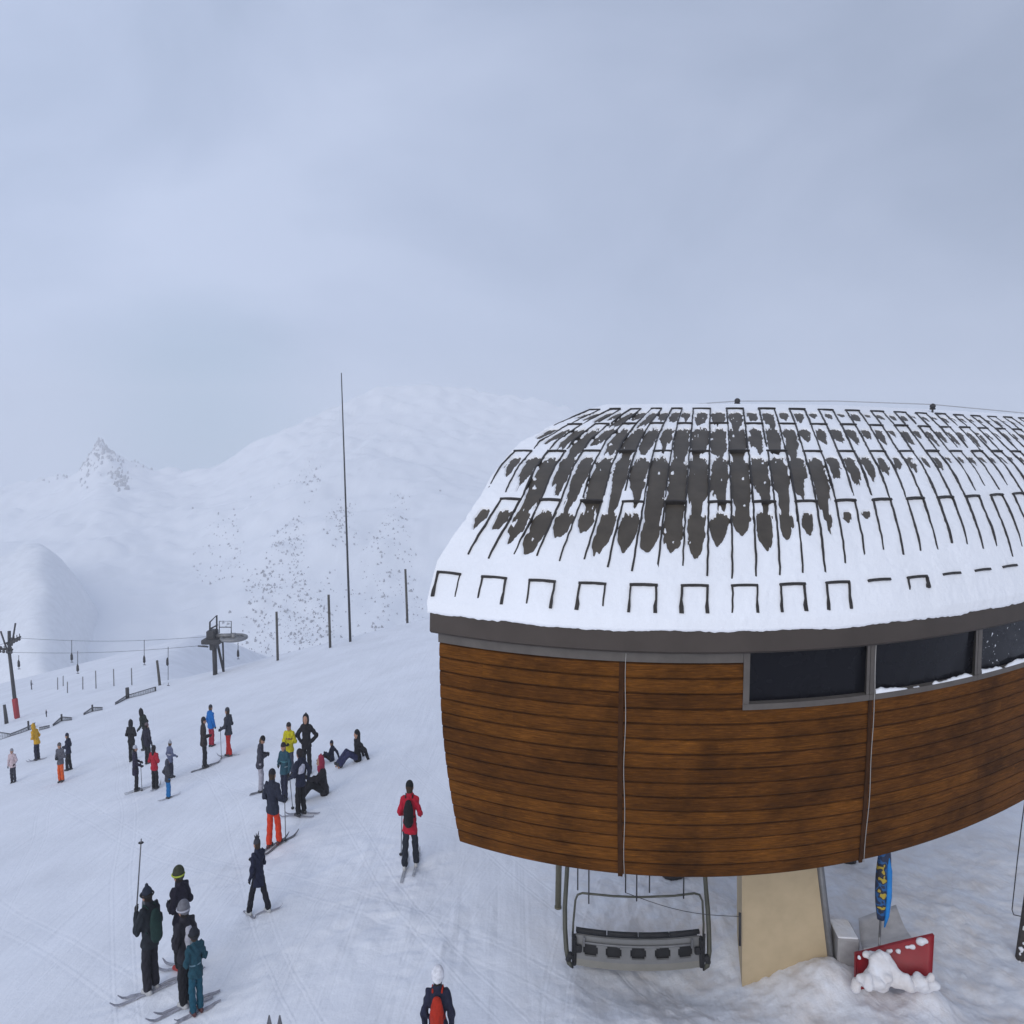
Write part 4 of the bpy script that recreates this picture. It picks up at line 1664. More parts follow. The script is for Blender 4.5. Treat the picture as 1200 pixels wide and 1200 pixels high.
hang = [(22, 768, 778, 1, 'short tow hanger just right of the red footed pylon'),
        (84, 750, 770, 0, 'left hanger of the close pair midway between pylon and return station'),
        (91, 763, 783, 1, 'right, lower hanger of the close pair midway between pylon and return station'),
        (169, 750, 773, 0, 'tow hanger left of the longest one, near the return station'),
        (197, 758, 797, 1, 'longest tow hanger, reaching nearly to the snow left of the return station'),
        (279, 753, 766, 0, 'tow hanger dangling below the horizontal wheel of the return station')]
for (px, y0, y1, j, lab) in hang:
    a_, b_ = CB[j]
    u = (px - 26) / (243 - 26)
    Y = a_.y + (b_.y - a_.y) * min(max(u, 0), 1)
    p0, p1 = at_y(px, y0, Y), at_y(px, y1, Y)
    o = thing('tow_hanger', lab, 'tow hanger', p1, 0, 'tow hangers on the drag lift')
    d = p0 - p1
    mb = MB()
    mb.tube([(0, 0, 0), d], 0.025, 5)
    mb.build('rod', wire_mat, o)
    mb = MB()
    dz = 0.0 if (y1 - y0) < 30 else pix_size(22, Y)
    mb.tube([(0, 0, dz - 0.28), (0, 0, dz - 0.2), (0, 0, dz + 0.15), (0, 0, dz + 0.35)], [0.03, 0.10, 0.09, 0.03], 8)
    mb.build('spring_drum', metal_dark, o)
    mb = MB()
    mb.tube([(-0.10, 0, -0.42), (0.10, 0, -0.42)], 0.025, 6)
    mb.tube([(0, 0, -0.42), (0, 0, -0.2)], 0.02, 5)
    mb.build('handle', metal_dark, o)


# poles on and beyond the crest
def pole(px0, y0, px1, y1, r0, r1, label, cat, group=None, name='marker_pole', m=None, Y=None):
    b_ = hit(px1, y1)
    tp = at_y(px0, y0, b_.y)
    mb = MB()
    d = tp - b_
    mb.tube([(-0.02 * d.x, 0, -0.3), (d.x * .5, 0, d.z * .5), (d.x, 0, d.z)], [r0, (r0 + r1) / 2, r1], 8)
    o = mb.build(name, m or wood_pole)
    o.location = b_
    return tag(o, label, cat, group)


wood_pole = mat('weathered_pole', (0.075, 0.07, 0.062), 0.8, 0, 0.25, 2)
pole(324, 717, 325.5, 774, 0.10, 0.09, 'grey wooden pole on the crest, nearest to the return station', 'pole', 'wooden poles on the crest', 'wooden_pole')
pole(385, 697, 387, 759, 0.10, 0.09, 'grey wooden pole on the crest just left of the tall thin mast', 'pole', 'wooden poles on the crest', 'wooden_pole')
pole(475, 667, 477.5, 730, 0.10, 0.09, 'grey wooden pole on the crest between tall thin mast and station', 'pole', 'wooden poles on the crest', 'wooden_pole')
pole(400, 437, 410.5, 752, 0.10, 0.035, 'very tall thin dark antenna mast on the crest', 'mast', None, 'antenna_mast', metal_dark)
pole(184, 774, 187.5, 803, 0.11, 0.09, 'short leaning dark stake at the upper end of the net', 'stake', None, 'wooden_stake')
thin_m = mat('thin_pole', (0.16, 0.16, 0.165), 0.7, 0, 0.15)
tp_ = [(67.5, 794, 67.5, 808), (74, 792, 74, 804), (79, 799, 79, 812), (97, 793, 97, 808), (112, 786, 112.5, 807), (133, 784, 133.5, 804), (154, 783, 154.5, 803)]
for i, q in enumerate(tp_):
    s_ = ('nearest the pylon', 'second', 'lowest', 'fourth', 'fifth', 'sixth', 'nearest the return station')[i]
    pole(*q, 0.05, 0.045, ('thin grey marker pole behind the nets, ' + s_) if i in (0, 2, 6) else 'thin grey marker pole behind the nets, %s from the left' % s_, 'marker pole', 'thin marker poles behind the nets', 'marker_pole', thin_m)
pole(5, 826, 8, 848, 0.15, 0.10, 'thick dark post at the left border beside the red padded pylon', 'post', None, 'padded_post', metal_dark)

# low safety nets along the edge of the slope
net_m = mat('net_cord', (0.10, 0.105, 0.12), 0.8, 0, 0.2)
nets = [([(0, 866), (12, 862), (25, 858), (36, 854), (41, 850)], [(-1, 858), (12, 860), (25, 855), (36, 850), (41, 847)], [(33, 845)], 'sagging grey net at the left border behind the yellow jacket'),
        ([(46, 855), (58, 852)], [(46, 852.5), (58, 850)], [], 'short grey net strip right of the skier in the yellow jacket'),
        ([(62, 850), (72, 844), (84, 843)], [(62, 849), (72, 840), (84, 841)], [(72, 837)], 'grey net peaked over one post above the orange trousers'),
        ([(98, 837), (108, 833), (120, 831)], [(98, 836), (108, 829), (120, 829)], [(108, 826)], 'small grey net peaked over one post, midway along the row'),
        ([(135, 825), (148, 818), (165, 814), (182, 809)], [(135, 823.5), (148, 815), (165, 810), (182, 805)], [(149, 806), (182, 805)], 'longest grey net, running up to the leaning stake')]
for lo_, hi_, posts, lab in nets:
    base = [hit(px, py + 1.0) for px, py in lo_]
    top = [at_y(hi_[i][0], hi_[i][1], base[i].y) for i in range(len(base))]
    o = thing('safety_net', lab, 'net', base[0], 0, 'safety nets along the slope')
    mb = MB()
    B0 = base[0]
    rows = 5
    for r in range(rows + 1):
        mb.tube([base[i].lerp(top[i], r / rows) - B0 for i in range(len(base))], 0.035 if r in (0, rows) else 0.014, 5)
    for i in range(len(base) - 1):
        nn = max(4, int((base[i + 1] - base[i]).length / 0.16))
        for q in range(nn + 1):
            mb.tube([base[i].lerp(base[i + 1], q / nn) - B0, top[i].lerp(top[i + 1], q / nn) - B0], 0.010, 4)
    mb.build('mesh', net_m, o)
    for (px, py) in posts:
        i = min(range(len(lo_)), key=lambda q: abs(lo_[q][0] - px))
        p = at_y(px, py, base[i].y) - B0
        gz = g1(base[i].x, base[i].y) - B0.z - 0.1
        mb = MB()
        mb.tube([(p.x, p.y, gz), (p.x, p.y, p.z)], 0.06 if px != 149 else 0.13, 8)
        mb.build('net_post', metal_dark, o)

# ================================================================== people
skin_m = mat('skin', (0.40, 0.22, 0.15), 0.6, 0, 0.08, 20)
eye_m = mat('eye', (0.02, 0.015, 0.012), 0.3)
lens_m = mat('goggle_lens', (0.03, 0.025, 0.03), 0.2, 0.3)
boot_m = [mat('ski_boot_plastic', c, 0.4, 0, 0.15) for c in ((0.03, 0.03, 0.033), (0.45, 0.45, 0.45), (0.38, 0.03, 0.02), (0.08, 0.02, 0.02))]
ski_m = [mat('ski_topsheet', c, 0.4, 0, 0.3, 9) for c in ((0.12, 0.12, 0.135), (0.40, 0.41, 0.44), (0.28, 0.28, 0.32))]
alu_m = mat('pole_aluminium', (0.16, 0.16, 0.17), 0.4, 0.6)

ARMS = {
    'down': ((.265, -.03, 1.14), (.27, .07, .90)), 'front': ((.265, -.02, 1.15), (.10, .25, 1.12)),
    'pole': ((.27, .0, 1.15), (.26, .25, 1.03)), 'hip': ((.40, -.06, 1.16), (.21, .06, 1.0)),
    'phone': ((.25, .04, 1.13), (.06, .27, 1.20)), 'wide': ((.38, -.02, 1.18), (.50, .08, .98)),
    'reach': ((.22, .22, 1.30), (.16, .52, 1.24)), 'shoulder': ((.25, .08, 1.14), (.13, .22, 1.36)),
    'behind': ((.30, -.14, 1.16), (.24, -.12, .93)), 'sitreach': ((.26, .22, .46), (.2, .52, .52)), 'sitback': ((.30, -.22, .36), (.32, -.36, .06)),
    'sitknee': ((.24, .14, .36), (.12, .38, .40)),
}


def person(label, px, py, hpx, face, jacket, trousers, arms=('down', 'down'), hat=('beanie', (.02, .02, .025)), stance=(.0, .0), spread=.0, lean=.0,
           hem=.80, ski=None, boots=0, glove=(.02, .02, .022), extras=(), sit=None, bend=0.0, group='skiers on the piste', look=0.0, fat=1.0, depth=None, collar=None):
    """a skier whose feet stand on the snow seen at (px, py) and who shows hpx pixels tall"""
    foot = at_y(px, py, depth) if depth else hit(px, py)
    s = hpx / F * foot.y * (cp + 0.0) / 1.77 * 1.04
    if sit:
        s = hpx / F * foot.y / 0.92
    gz = g1(foot.x, foot.y)
    root = thing('person', label, 'person', (foot.x, foot.y, gz), -math.radians(face), group)
    root.scale = (s * 0.72, s * 0.72, s)
    ca, sa = math.cos(-math.radians(face)), math.sin(-math.radians(face))

    def wg(x, y):
        """height of the snow under a point of the person, in the person's units"""
        X = foot.x + (ca * x - sa * y) * s * .72
        Y = foot.y + (sa * x + ca * y) * s * .72
        return (g1(X, Y) - gz) / s
    J = {}
    if not sit:
        for q, sx0 in ((0, -1), (1, 1)):
            yy = stance[q]
            xx = sx0 * (.10 + spread)
            gzf = wg(xx, yy)
            J['an', q] = np.array((xx, yy, .09 + gzf))
            J['hi', q] = np.array((sx0 * .085, -.01 - bend * .12, .92))
            J['kn', q] = (J['an', q] + J['hi', q]) / 2 + np.array((sx0 * .01, .035 + bend * .10, .01))
        pel = np.array((0, -.01 - bend * .12, .95))
        lv = np.array((0, math.sin(lean), math.cos(lean)))

        def up(x, y, z):
            d = z - .95
            return pel + np.array((x, 0, 0)) + lv * d + np.array((0, math.cos(lean), -math.sin(lean))) * y
    else:
        for q, sx0 in ((0, -1), (1, 1)):
            J['hi', q] = np.array((sx0 * .09, .02, .12))
            J['an', q] = np.array((sx0 * .16, .76 - .12 * q * sit.get('stag', 0), .07 + wg(sx0 * .16, .76)))
            J['kn', q] = np.array((sx0 * .14, .42 - .1 * q * sit.get('stag', 0), sit.get('knee', .38)))
        pel = np.array((0, 0, .13))
        lv = np.array((0, math.sin(lean), math.cos(lean)))

        def up(x, y, z):
            d = z - .95
            return pel + np.array((x, 0, 0)) + lv * d + np.array((0, math.cos(lean), -math.sin(lean))) * y
    chest, neck = up(0, 0, 1.30), up(0, 0.01, 1.49)
    hl = lean * 0.4 + look
    head = up(0, .03, 1.56) + np.array((0, math.sin(hl) * .08, math.cos(hl) * .08))
    hu = np.array((0, math.sin(hl), math.cos(hl)))
    hf = np.array((0, math.cos(hl), -math.sin(hl)))
    for q, sx0 in ((0, -1), (1, 1)):
        J['sh', q] = up(sx0 * .165, 0, 1.405)
        e_, w_ = ARMS[arms[q]]
        if arms[q].startswith('sit'):
            J['el', q], J['wr', q] = np.array((sx0 * e_[0], e_[1], e_[2])), np.array((sx0 * w_[0], w_[1], w_[2]))
        else:
            J['el', q], J['wr', q] = up(sx0 * e_[0], e_[1], e_[2]), up(sx0 * w_[0], w_[1], w_[2])
    far = foot.y > 19
    vox = 0.024 if far else 0.018

    # --- body: one continuous surface from crown to ankles
    B = [(pel, chest, .125, .135, .72), (chest, neck, .12, .055), (neck - .02 * hu, head - .03 * hu, .055, .055),
         (head + .03 * hu, head - .012 * hu + .008 * hf, .098, .095), (head + .02 * hf - .05 * hu, head + .035 * hf - .085 * hu, .072, .05),
         (head + .10 * hf - .005 * hu, head + .115 * hf - .035 * hu, .011, .018)]
    for q in (0, 1):
        for sx0 in (-1, 1):
            pass
        B += [(chest + (J['sh', q] - chest) * .5 + np.array((0, 0, .03)), J['sh', q], .07, .062), (J['sh', q], J['el', q], .058, .045), (J['el', q], J['wr', q], .044, .032),
              (J['hi', q], J['kn', q], .085, .06), (J['kn', q], J['an', q], .058, .042),
              (J['an', q], J['an', q] + np.array((0, .10, -.04)), .042, .03),
              (head + np.array(((-1, 1)[q] * .094, 0, 0)) + .015 * hu, head + np.array(((-1, 1)[q] * .096, 0, 0)) - .02 * hu, .016, .012)]
    body = sdf_obj('body', B, skin_m, root, vox, .035)
    if not far or abs(face) in range(95, 265):
        for sx0 in (-1, 1):
            mb = MB()
            mb.sphere(head + np.array((sx0 * .036, 0, 0)) + .088 * hf + .012 * hu, (.014, .010, .010), 5)
            mb.build('eye', eye_m, root)

    # --- jacket
    waist = up(0, 0, 1.08)
    hemp = up(0, -.0, hem + .05) if not sit else pel + np.array((0, 0, .0))
    JK = [(hemp, waist, .205 * fat, .160 * fat, .78), (waist, chest, .145 * fat, .165 * fat, .74), (chest, up(0, 0, 1.40), .162 * fat, .135, .74), (up(0, .0, 1.42), neck + .045 * hu, .10, .078)]
    for q in (0, 1):
        JK += [(chest + (J['sh', q] - chest) * .4 + np.array((0, 0, .035)), J['sh', q], .09, .078), (J['sh', q], J['el', q], .078, .066), (J['el', q], J['wr', q], .068, .05)]

    ph = random.uniform(0, 6)

    def fold(P, D):
        D = D + .009 * np.sin(P[..., 2] * 30 + 6 * np.sin(P[..., 0] * 9 + ph) + 4 * np.sin(P[..., 1] * 11)) + .006 * np.sin(P[..., 0] * 47 + P[..., 2] * 21 + ph)
        if not sit:
            cut = (hem - P[..., 2]) - .02 * np.sin(P[..., 0] * 8)
            arm = np.abs(P[..., 0]) > .21
            D = np.where(arm, D, np.maximum(D, cut))
        return D
    mats_j = cloth(jacket)
    jk = sdf_obj('jacket', JK, mats_j, root, vox, .045, .06, fold)
    # --- trousers
    TR = [(pel + np.array((0, 0, .06)), pel - np.array((0, 0, .04)) if not sit else pel, .135, .13, .8)]
    for q in (0, 1):
        TR += [(J['hi', q], J['kn', q], .098, .084), (J['kn', q], J['an', q] + np.array((0, 0, .05)), .084, .088)]
    sdf_obj('trousers', TR, cloth(trousers), root, vox, .03, .06, lambda P, D: D + .008 * np.sin(P[..., 2] * 34 + 5 * np.sin(P[..., 0] * 20 + ph)))
    # --- boots, gloves, skis
    for q in (0, 1):
        a = J['an', q]
        sgn = (-1, 1)[q]
        if sit:
            BT = [(a + np.array((0, -.04, .10)), a + np.array((0, .0, -.0)), .062, .066), (a + np.array((0, -.05, .0)), a + np.array((0, .12, .06)), .052, .05)]
        else:
            BT = [(a + (J['kn', q] - a) * .30, a + np.array((0, .0, -.0)), .056, .056), (a + np.array((0, -.07, -.04)), a + np.array((0, .15, -.05)), .052, .046)]
        sdf_obj('ski_boot', BT, boot_m[boots], root, .02, .03)
        # glove: palm, four fingers and a thumb, slightly curled
        wv = J['wr', q]
        dv_ = wv - J['el', q]
        dv_ = dv_ / np.linalg.norm(dv_)
        side = np.array((sgn * 1.0, 0, 0)) - dv_ * (sgn * dv_[0])
        side = side / (np.linalg.norm(side) + 1e-6)
        pl = np.cross(dv_, side)
        GL = [(wv, wv + dv_ * .085, .036, .038)]
        tip0 = wv + dv_ * .085
        for fi, (o_, ln) in enumerate(((-.030, .062), (-.010, .074), (.010, .07), (.030, .055))):
            b0_ = tip0 + pl * o_
            m_ = b0_ + dv_ * ln * .55 - side * .008
            GL += [(b0_, m_, .013, .012), (m_, m_ + dv_ * ln * .3 - side * .03, .012, .010)]
        th = wv + dv_ * .03 + pl * .03
        GL += [(th, th + pl * .03 + dv_ * .03, .015, .013), (th + pl * .03 + dv_ * .03, th + pl * .03 + dv_ * .065 - side * .01, .013, .011)]
        sdf_obj('glove', GL, cloth(glove), root, .014 if not far else .02, .012)
        if ski is not None:
            yaw, ln, mi = ski[0] if not isinstance(ski[0], (tuple, list)) else ski[0][q], ski[1], ski[2]
            ya = math.radians(yaw)
            dx, dy = math.sin(ya), math.cos(ya)
            mb = MB()
            nn = 16
            for i in range(nn + 1):
                u = i / nn
                d = (u - .45) * ln * .86
                x, y = a[0] + dx * d, a[1] + dy * d + .02
                zz = wg(x, y) + .022
                if u > .86:
                    zz += (u - .86) ** 2 * 4.5
                wdt = .037 * (1.0 if .1 < u < .82 else (.9 if u < .1 else max(.25, 1.0 - ((u - .82) / .18) ** 2 * .8)))
                for (sx0, dz) in ((-1, 0), (1, 0), (1, .014), (-1, .014)):
                    mb.v.append((x + dy * sx0 * wdt, y - dx * sx0 * wdt, zz + dz))
            for i in range(nn):
                for j in range(4):
                    mb.f.append([i * 4 + j, i * 4 + (j + 1) % 4, i * 4 + 4 + (j + 1) % 4, i * 4 + 4 + j])
                    mb.m.append(0)
                    mb.sm.append(False)
            mb.f += [[0, 1, 2, 3], [nn * 4 + j for j in range(4)]]
            mb.m += [0, 0]
            mb.sm += [False, False]
            mb.build('ski', ski_m[mi], root)
    # --- headwear
    kind, hc = hat
    hm = cloth(hc)
    if kind in ('beanie', 'bobble', 'spiky', 'helmet'):
        sdf_obj('hair', [(head + .01 * hu - .015 * hf, head - .055 * hu - .02 * hf, .103, .088)], cloth(random.choice(((.02, .015, .012), (.05, .03, .018), (.10, .065, .035)))), root, .022, .02, .05, lambda P, D: np.maximum(D, ((P - head) @ hf) - .015))
    if kind in ('beanie', 'bobble', 'spiky'):
        HT = [(head + .045 * hu - .005 * hf, head + .02 * hu, .106, .108)]
        if kind == 'bobble':
            HT.append((head + .16 * hu, head + .17 * hu, .035, .035))
        sdf_obj('hat', HT, hm, root, .02, .02, .05, lambda P, D: np.maximum(D, .008 - ((P - head) @ (hu * .96 - hf * .1))))
        if kind == 'spiky':
            mb = MB()
            for (ax_, ay_, ln) in ((.6, .1, .16), (.25, -.2, .26), (-.1, .0, .20), (-.45, .2, .18), (.9, -.3, .12), (-.8, -.2, .13)):
                d = Vector(hu) + Vector((ax_, ay_, 0))
                d.normalize()
                p0 = Vector(head + .08 * hu) + d * .04
                ln *= .75
                mb.tube([p0, p0 + d * (ln * .5), p0 + d * ln], [.034, .022, .006], 6)
            mb.build('hat_spikes', hm, root)
    elif kind == 'helmet':
        HT = [(head + .05 * hu - .012 * hf, head - .005 * hu - .01 * hf, .128, .128)]
        sdf_obj('helmet', HT, hm, root, .02, .02, .05, lambda P, D: np.maximum(D, np.minimum(-.005 - ((P - head) @ hu), 1) + np.clip((P - head) @ hf, -.2, .2) * .35))
    elif kind == 'hood':
        HT = [(head + .05 * hu - .015 * hf, head - .03 * hu - .02 * hf, .122, .125), (head - .05 * hu - .02 * hf, neck, .11, .11), (head + .13 * hu - .03 * hf, head + .19 * hu - .04 * hf, .05, .02)]
        sdf_obj('hood', HT, hm, root, .02, .03, .05, lambda P, D: np.maximum(D, ((P - head) @ hf) - .05))
    elif kind in ('hair', 'long_hair'):
        HT = [(head + .035 * hu - .015 * hf, head + .01 * hu - .03 * hf, .112, .112)]
        if kind == 'long_hair':
            HT += [(head - .02 * hu - .05 * hf, head - .30 * hu - .08 * hf, .10, .07)]
        sdf_obj('hair', HT, hm, root, .02, .03, .05, lambda P, D: np.maximum(D, np.minimum(((P - head) @ hf) - .06, 1) - np.clip((P - head) @ hu, 0, .2) * 1.2))
    if 'goggles' in extras:
        GG = [(head + np.array((-.05, 0, 0)) + .075 * hf + .02 * hu, head + np.array((.05, 0, 0)) + .075 * hf + .02 * hu, .04, .04)]
        sdf_obj('goggles', GG, lens_m, root, .016, .01)
        mb = MB()
        mb.tube([head + .02 * hu + Vector_np(math.cos(an_) * .132, hf, math.sin(an_) * .135) for an_ in np.linspace(0, 6.2832, 25)], .016, 5, cap=False)
        mb.build('goggle_strap', cloth(collar or (.02, .02, .02)), root)
    for e in extras:
        if isinstance(e, tuple) and e[0] == 'backpack':
            c = up(0, -.20, 1.24)
            bc = up(0, -.21, 1.04)
            BK = [(up(0, -.19, 1.36), c, .10, .125, .75), (c, bc, .125, .135, .75), (up(0, -.27, 1.02), up(0, -.27, 1.18), .075, .08)]
            bk = sdf_obj('backpack', BK, cloth(e[1]), root, .02, .04, .05, lambda P, D: D + .003 * np.sin(P[..., 2] * 60))
            for sx0 in (-1, 1):
                mb = MB()
                mb.tube([up(sx0 * .09, -.10, 1.47), up(sx0 * .10, .02, 1.515), up(sx0 * .11, .135, 1.36), up(sx0 * .13, .09, 1.16), up(sx0 * .14, -.1, 1.08)], .018, 6)
                mb.build('strap', cloth(e[1]), root)
        if isinstance(e, tuple) and e[0] == 'panel':       # coloured panel sewn on the back of the jacket
            PN = [(up(0, -.085, 1.32), up(0, -.10, 1.0), .095, .085, .9)]
            sdf_obj('back_panel', PN, cloth(e[1]), root, .016, .02)
        if isinstance(e, tuple) and e[0] == 'band':        # coloured yoke, sleeve or belt band
            z0, z1 = e[2], e[3]
            BD = [(up(0, 0, z0), up(0, 0, z1), .172 * fat, .172 * fat, .76)]
            sdf_obj('jacket_band', BD, cloth(e[1]), root, .018, .02, .05, lambda P, D: np.maximum(D, np.abs(P[..., 2] - (up(0, 0, z0)[2] + up(0, 0, z1)[2]) / 2) - (z1 - z0) / 2))
        if isinstance(e, tuple) and e[0] == 'scarf':
            sdf_obj('scarf', [(neck - .02 * hu + .03 * hf, neck + .03 * hu + .03 * hf, .105, .10)], cloth(e[1]), root, .018, .02)
        if isinstance(e, tuple) and e[0] == 'vest':
            VS = [(waist - np.array((0, 0, .12)), waist, .158 * fat, .152 * fat, .76), (waist, chest, .152 * fat, .172 * fat, .76), (chest, up(0, 0, 1.42), .17 * fat, .13, .78)]
            sdf_obj('vest', VS, cloth(e[1]), root, .018, .03, .05, fold)
    root['_s'] = s
    M = Matrix.LocRotScale(root.location, root.rotation_euler, root.scale)
    R_ = dict(root=root, hand=[M @ Vector(J['wr', q] + 0.0) for q in (0, 1)], M=M, head=M @ Vector(head))
    del root['_s']
    return R_


def Vector_np(a, hf, b_):
    return np.array((a, 0, 0)) + hf * b_


def ski_pole(P, q, label, tip=None, up_=False, ln=1.2, thick=0.011):
    h = P['hand'][q]
    if up_:
        top, bot = tip, h - (tip - h).normalized() * 0.12
        a_, b_ = bot, top
    else:
        t_ = tip if tip is not None else Vector((h.x, h.y, g1(h.x, h.y)))
        d = (h - t_).normalized()
        a_, b_ = h + d * .10, t_ - d * 0.02
    o = thing('ski_pole', label, 'ski pole', a_, 0, 'ski poles held by skiers')
    d = b_ - a_
    mb = MB()
    mb.tube([(0, 0, 0), d], [thick, thick * .8], 6)
    mb.build('shaft', alu_m, o)
    mb = MB()
    mb.tube([-d.normalized() * .02, d.normalized() * .16], [.020, .017], 8)
    mb.build('grip', dark_m, o)
    n0 = d.normalized()
    c = d - n0 * .07
    mb = MB()
    mb.tube([c - n0 * .012, c, c + n0 * .006], [.012, .045, .03], 10)
    mb.build('basket', dark_m, o)
    return o


BLK, NAV, CHA = (.014, .014, .017), (.018, .021, .042), (.045, .046, .055)
RED, ORA, WHI = (.36, .014, .030), (.62, .10, .018), (.62, .62, .66)
BRN = (.030, .024, .024)

# -- far left
P1 = person('skier in pale pink jacket and dark trousers, standing at the left border', 16, 917, 41, 175, (.50, .40, .42), (.03, .03, .045), ('pole', 'down'), ('beanie', (.25, .25, .27)))
P2 = person('skier in mustard yellow jacket leaning forward beside the nets', 44, 891, 44, 280, (.55, .30, .015), NAV, ('front', 'front'), ('hood', (.50, .28, .02)), lean=.28, ski=(0, 1.6, 2))
P3 = person('skier in grey jacket and orange trousers, on the left', 72, 916, 47, 185, (.10, .10, .12), ORA, ('front', 'front'), ('beanie', (.10, .09, .09)))
P4 = person('skier all in dark navy behind the orange trousers', 81, 903, 45, 265, NAV, BLK, ('front', 'front'), ('beanie', NAV), stance=(.06, -.06))
# -- group of six near the nets
P5 = person('hooded skier all in black, leftmost of the group of six', 155, 892, 49, 0, BLK, BLK, ('front', 'front'), ('hood', BLK))
P6 = person('skier in black green bending forward over a pole, behind a navy skier', 170, 879, 50, 275, (.022, .030, .026), (.02, .024, .022), ('pole', 'pole'), ('hood', BLK), lean=.35, bend=.6)
ski_pole(P6, 1, 'thin ski pole held by the bending black green skier')
P7 = person('skier in dark purple navy standing close before the bending skier', 173.5, 895, 49, 20, (.020, .018, .032), BLK, ('down', 'down'), ('beanie', (.12, .09, .10)))
P8 = person('skier in navy coat and pale hat with pole, left of the red jacket', 160, 927, 55, 60, (.022, .018, .040), BLK, ('pole', 'pole'), ('beanie', (.42, .44, .50)), hem=.66, ski=(5, 1.5, 1))
ski_pole(P8, 1, 'thin ski pole held by the navy skier with pale hat')
P9 = person('small skier in red jacket and black trousers, in the group of six', 182, 925, 53, 10, RED, BLK, ('front', 'front'), ('long_hair', (.02, .017, .02)), ski=(-20, 1.5, 1))
P10 = person('skier in pale blue grey jacket and hat behind the bright blue trousers', 200.5, 912, 45, 30, (.13, .15, .24), (.03, .03, .05), ('down', 'pole'), ('bobble', (.35, .37, .42)), extras=(('band', WHI, 1.12, 1.17),))
P11 = person('skier in charcoal jacket and bright blue trousers at the right of the group', 197.5, 936, 47, 40, (.040, .042, .055), (.015, .14, .36), ('hip', 'pole'), ('hood', (.05, .055, .075)), ski=(30, 1.5, 1))
# -- trio
P12 = person('skier in dark brown jacket, left of the trio with red trousers', 240, 900, 61, 60, (.032, .024, .024), BLK, ('down', 'front'), ('beanie', BRN), ski=(0, 1.6, 0), boots=0)
P13 = person('skier in bright blue jacket and red trousers behind two others', 248, 875, 50, 30, (.010, .13, .42), (.28, .02, .04), ('down', 'down'), ('beanie', (.04, .04, .05)))
P14 = person('skier in charcoal jacket and red trousers striding with a pole', 268.5, 887, 59, 285, (.040, .042, .055), (.46, .025, .02), ('pole', 'pole'), ('beanie', (.05, .05, .06)), stance=(-.16, .14), ski=(0, 1.3, 1))
ski_pole(P14, 0, 'thin ski pole held by the striding skier in red trousers')
# -- standing group in the middle
P15 = person('skier with bowed head in dark jacket and pale trousers, looking at hands', 306, 929, 69, 80, (.045, .045, .062), (.33, .32, .36), ('phone', 'phone'), ('beanie', BLK), lean=.08, look=.5, ski=(-5, 1.2, 0))
P16 = person('skier in yellow jacket facing the camera', 340, 909, 64, 185, (.52, .46, .012), (.055, .06, .09), ('front', 'front'), ('beanie', BRN), extras=(('band', (.20, .10, .06), 1.22, 1.30),))
P17 = person('tall skier all in black with hands on hips', 360, 908, 72, 185, BLK, BLK, ('hip', 'hip'), ('hood', BLK), spread=.02)
P18 = person('skier in teal patterned jacket in front of the yellow jacket', 334, 937, 69, 200, (.025, .075, .105), NAV, ('down', 'front'), ('beanie', BRN), extras=(('band', (.08, .22, .26), 1.18, 1.22), ('band', (.30, .36, .40), 1.03, 1.06), ('band', (.08, .22, .26), .92, .96)), stance=(.08, -.08))
P19 = person('skier in navy jacket and bright red orange trousers seen from behind', 321, 993, 95, 15, (.022, .026, .044), (.60, .045, .014), ('pole', 'pole'), ('beanie', (.018, .016, .022)), boots=3, spread=.03, ski=(22, 1.5, 0), stance=(-.05, .08))
ski_pole(P19, 1, 'thin ski pole held by the skier in red orange trousers')
P20 = person('skier in white vest over navy sleeves with black trousers and two poles', 353, 956, 81, 300, NAV, BLK, ('pole', 'behind'), ('hair', (.025, .02, .022)), extras=(('vest', (.52, .52, .60)),), ski=(-10, 1.7, 2), stance=(.04, -.04))
ski_pole(P20, 0, 'thin ski pole held low by the skier in the white vest', tip=hit(343, 948))
# -- sitting on the snow
person('person in dark clothes sitting on the snow behind the red collar', 389, 892, 25, 275, NAV, BLK, ('sitknee', 'sitback'), ('beanie', NAV), sit=dict(knee=.30), lean=-.05, group='people sitting on the snow', boots=0)
person('person with long dark hair and blue jeans sitting apart on the right', 419, 892, 38, 238, BLK, (.030, .034, .085), ('sitback', 'sitback'), ('long_hair', BLK), sit=dict(knee=.32), lean=-.02, group='people sitting on the snow', boots=0)
person('person in black with red scarf sitting and stretching an arm out', 380, 931, 47, 250, (.020, .018, .022), BLK, ('sitreach', 'sitknee'), ('hood', (.30, .03, .06)), sit=dict(knee=.34), lean=.12, extras=(('scarf', (.34, .03, .07)),), group='people sitting on the snow', boots=0)
# -- walking and near figures
P24 = person('skier in long navy coat and spiky hat walking on short skis', 304, 1070, 92, 300, (.016, .019, .042), (.014, .014, .02), ('down', 'phone'), ('spiky', (.05, .05, .06)), stance=(.34, -.30), hem=.66, ski=((-165, 150), 1.0, 2), boots=1)
P25 = person('skier in red jacket with black backpack skiing away beside the station', 481, 1017, 106, 2, (.42, .010, .030), (.020, .024, .034), ('pole', 'pole'), ('beanie', (.012, .013, .014)), stance=(-.10, .12), spread=.04, hem=.74, ski=(-2, 1.7, 1), extras=(('backpack', (.012, .012, .014)),), boots=1)
ski_pole(P25, 0, 'thin ski pole trailing beside the red jacket and black backpack', tip=hit(470, 1003))
P27 = person('tall skier in black jacket with dark green backpack and upright pole', 178, 1164, 133, 292, (.018, .022, .028), (.020, .019, .026), ('shoulder', 'front'), ('bobble', (.022, .028, .045)), ski=(-36, 1.6, 2), extras=('goggles', ('backpack', (.012, .034, .030)), ('scarf', (.08, .09, .10))), boots=1)
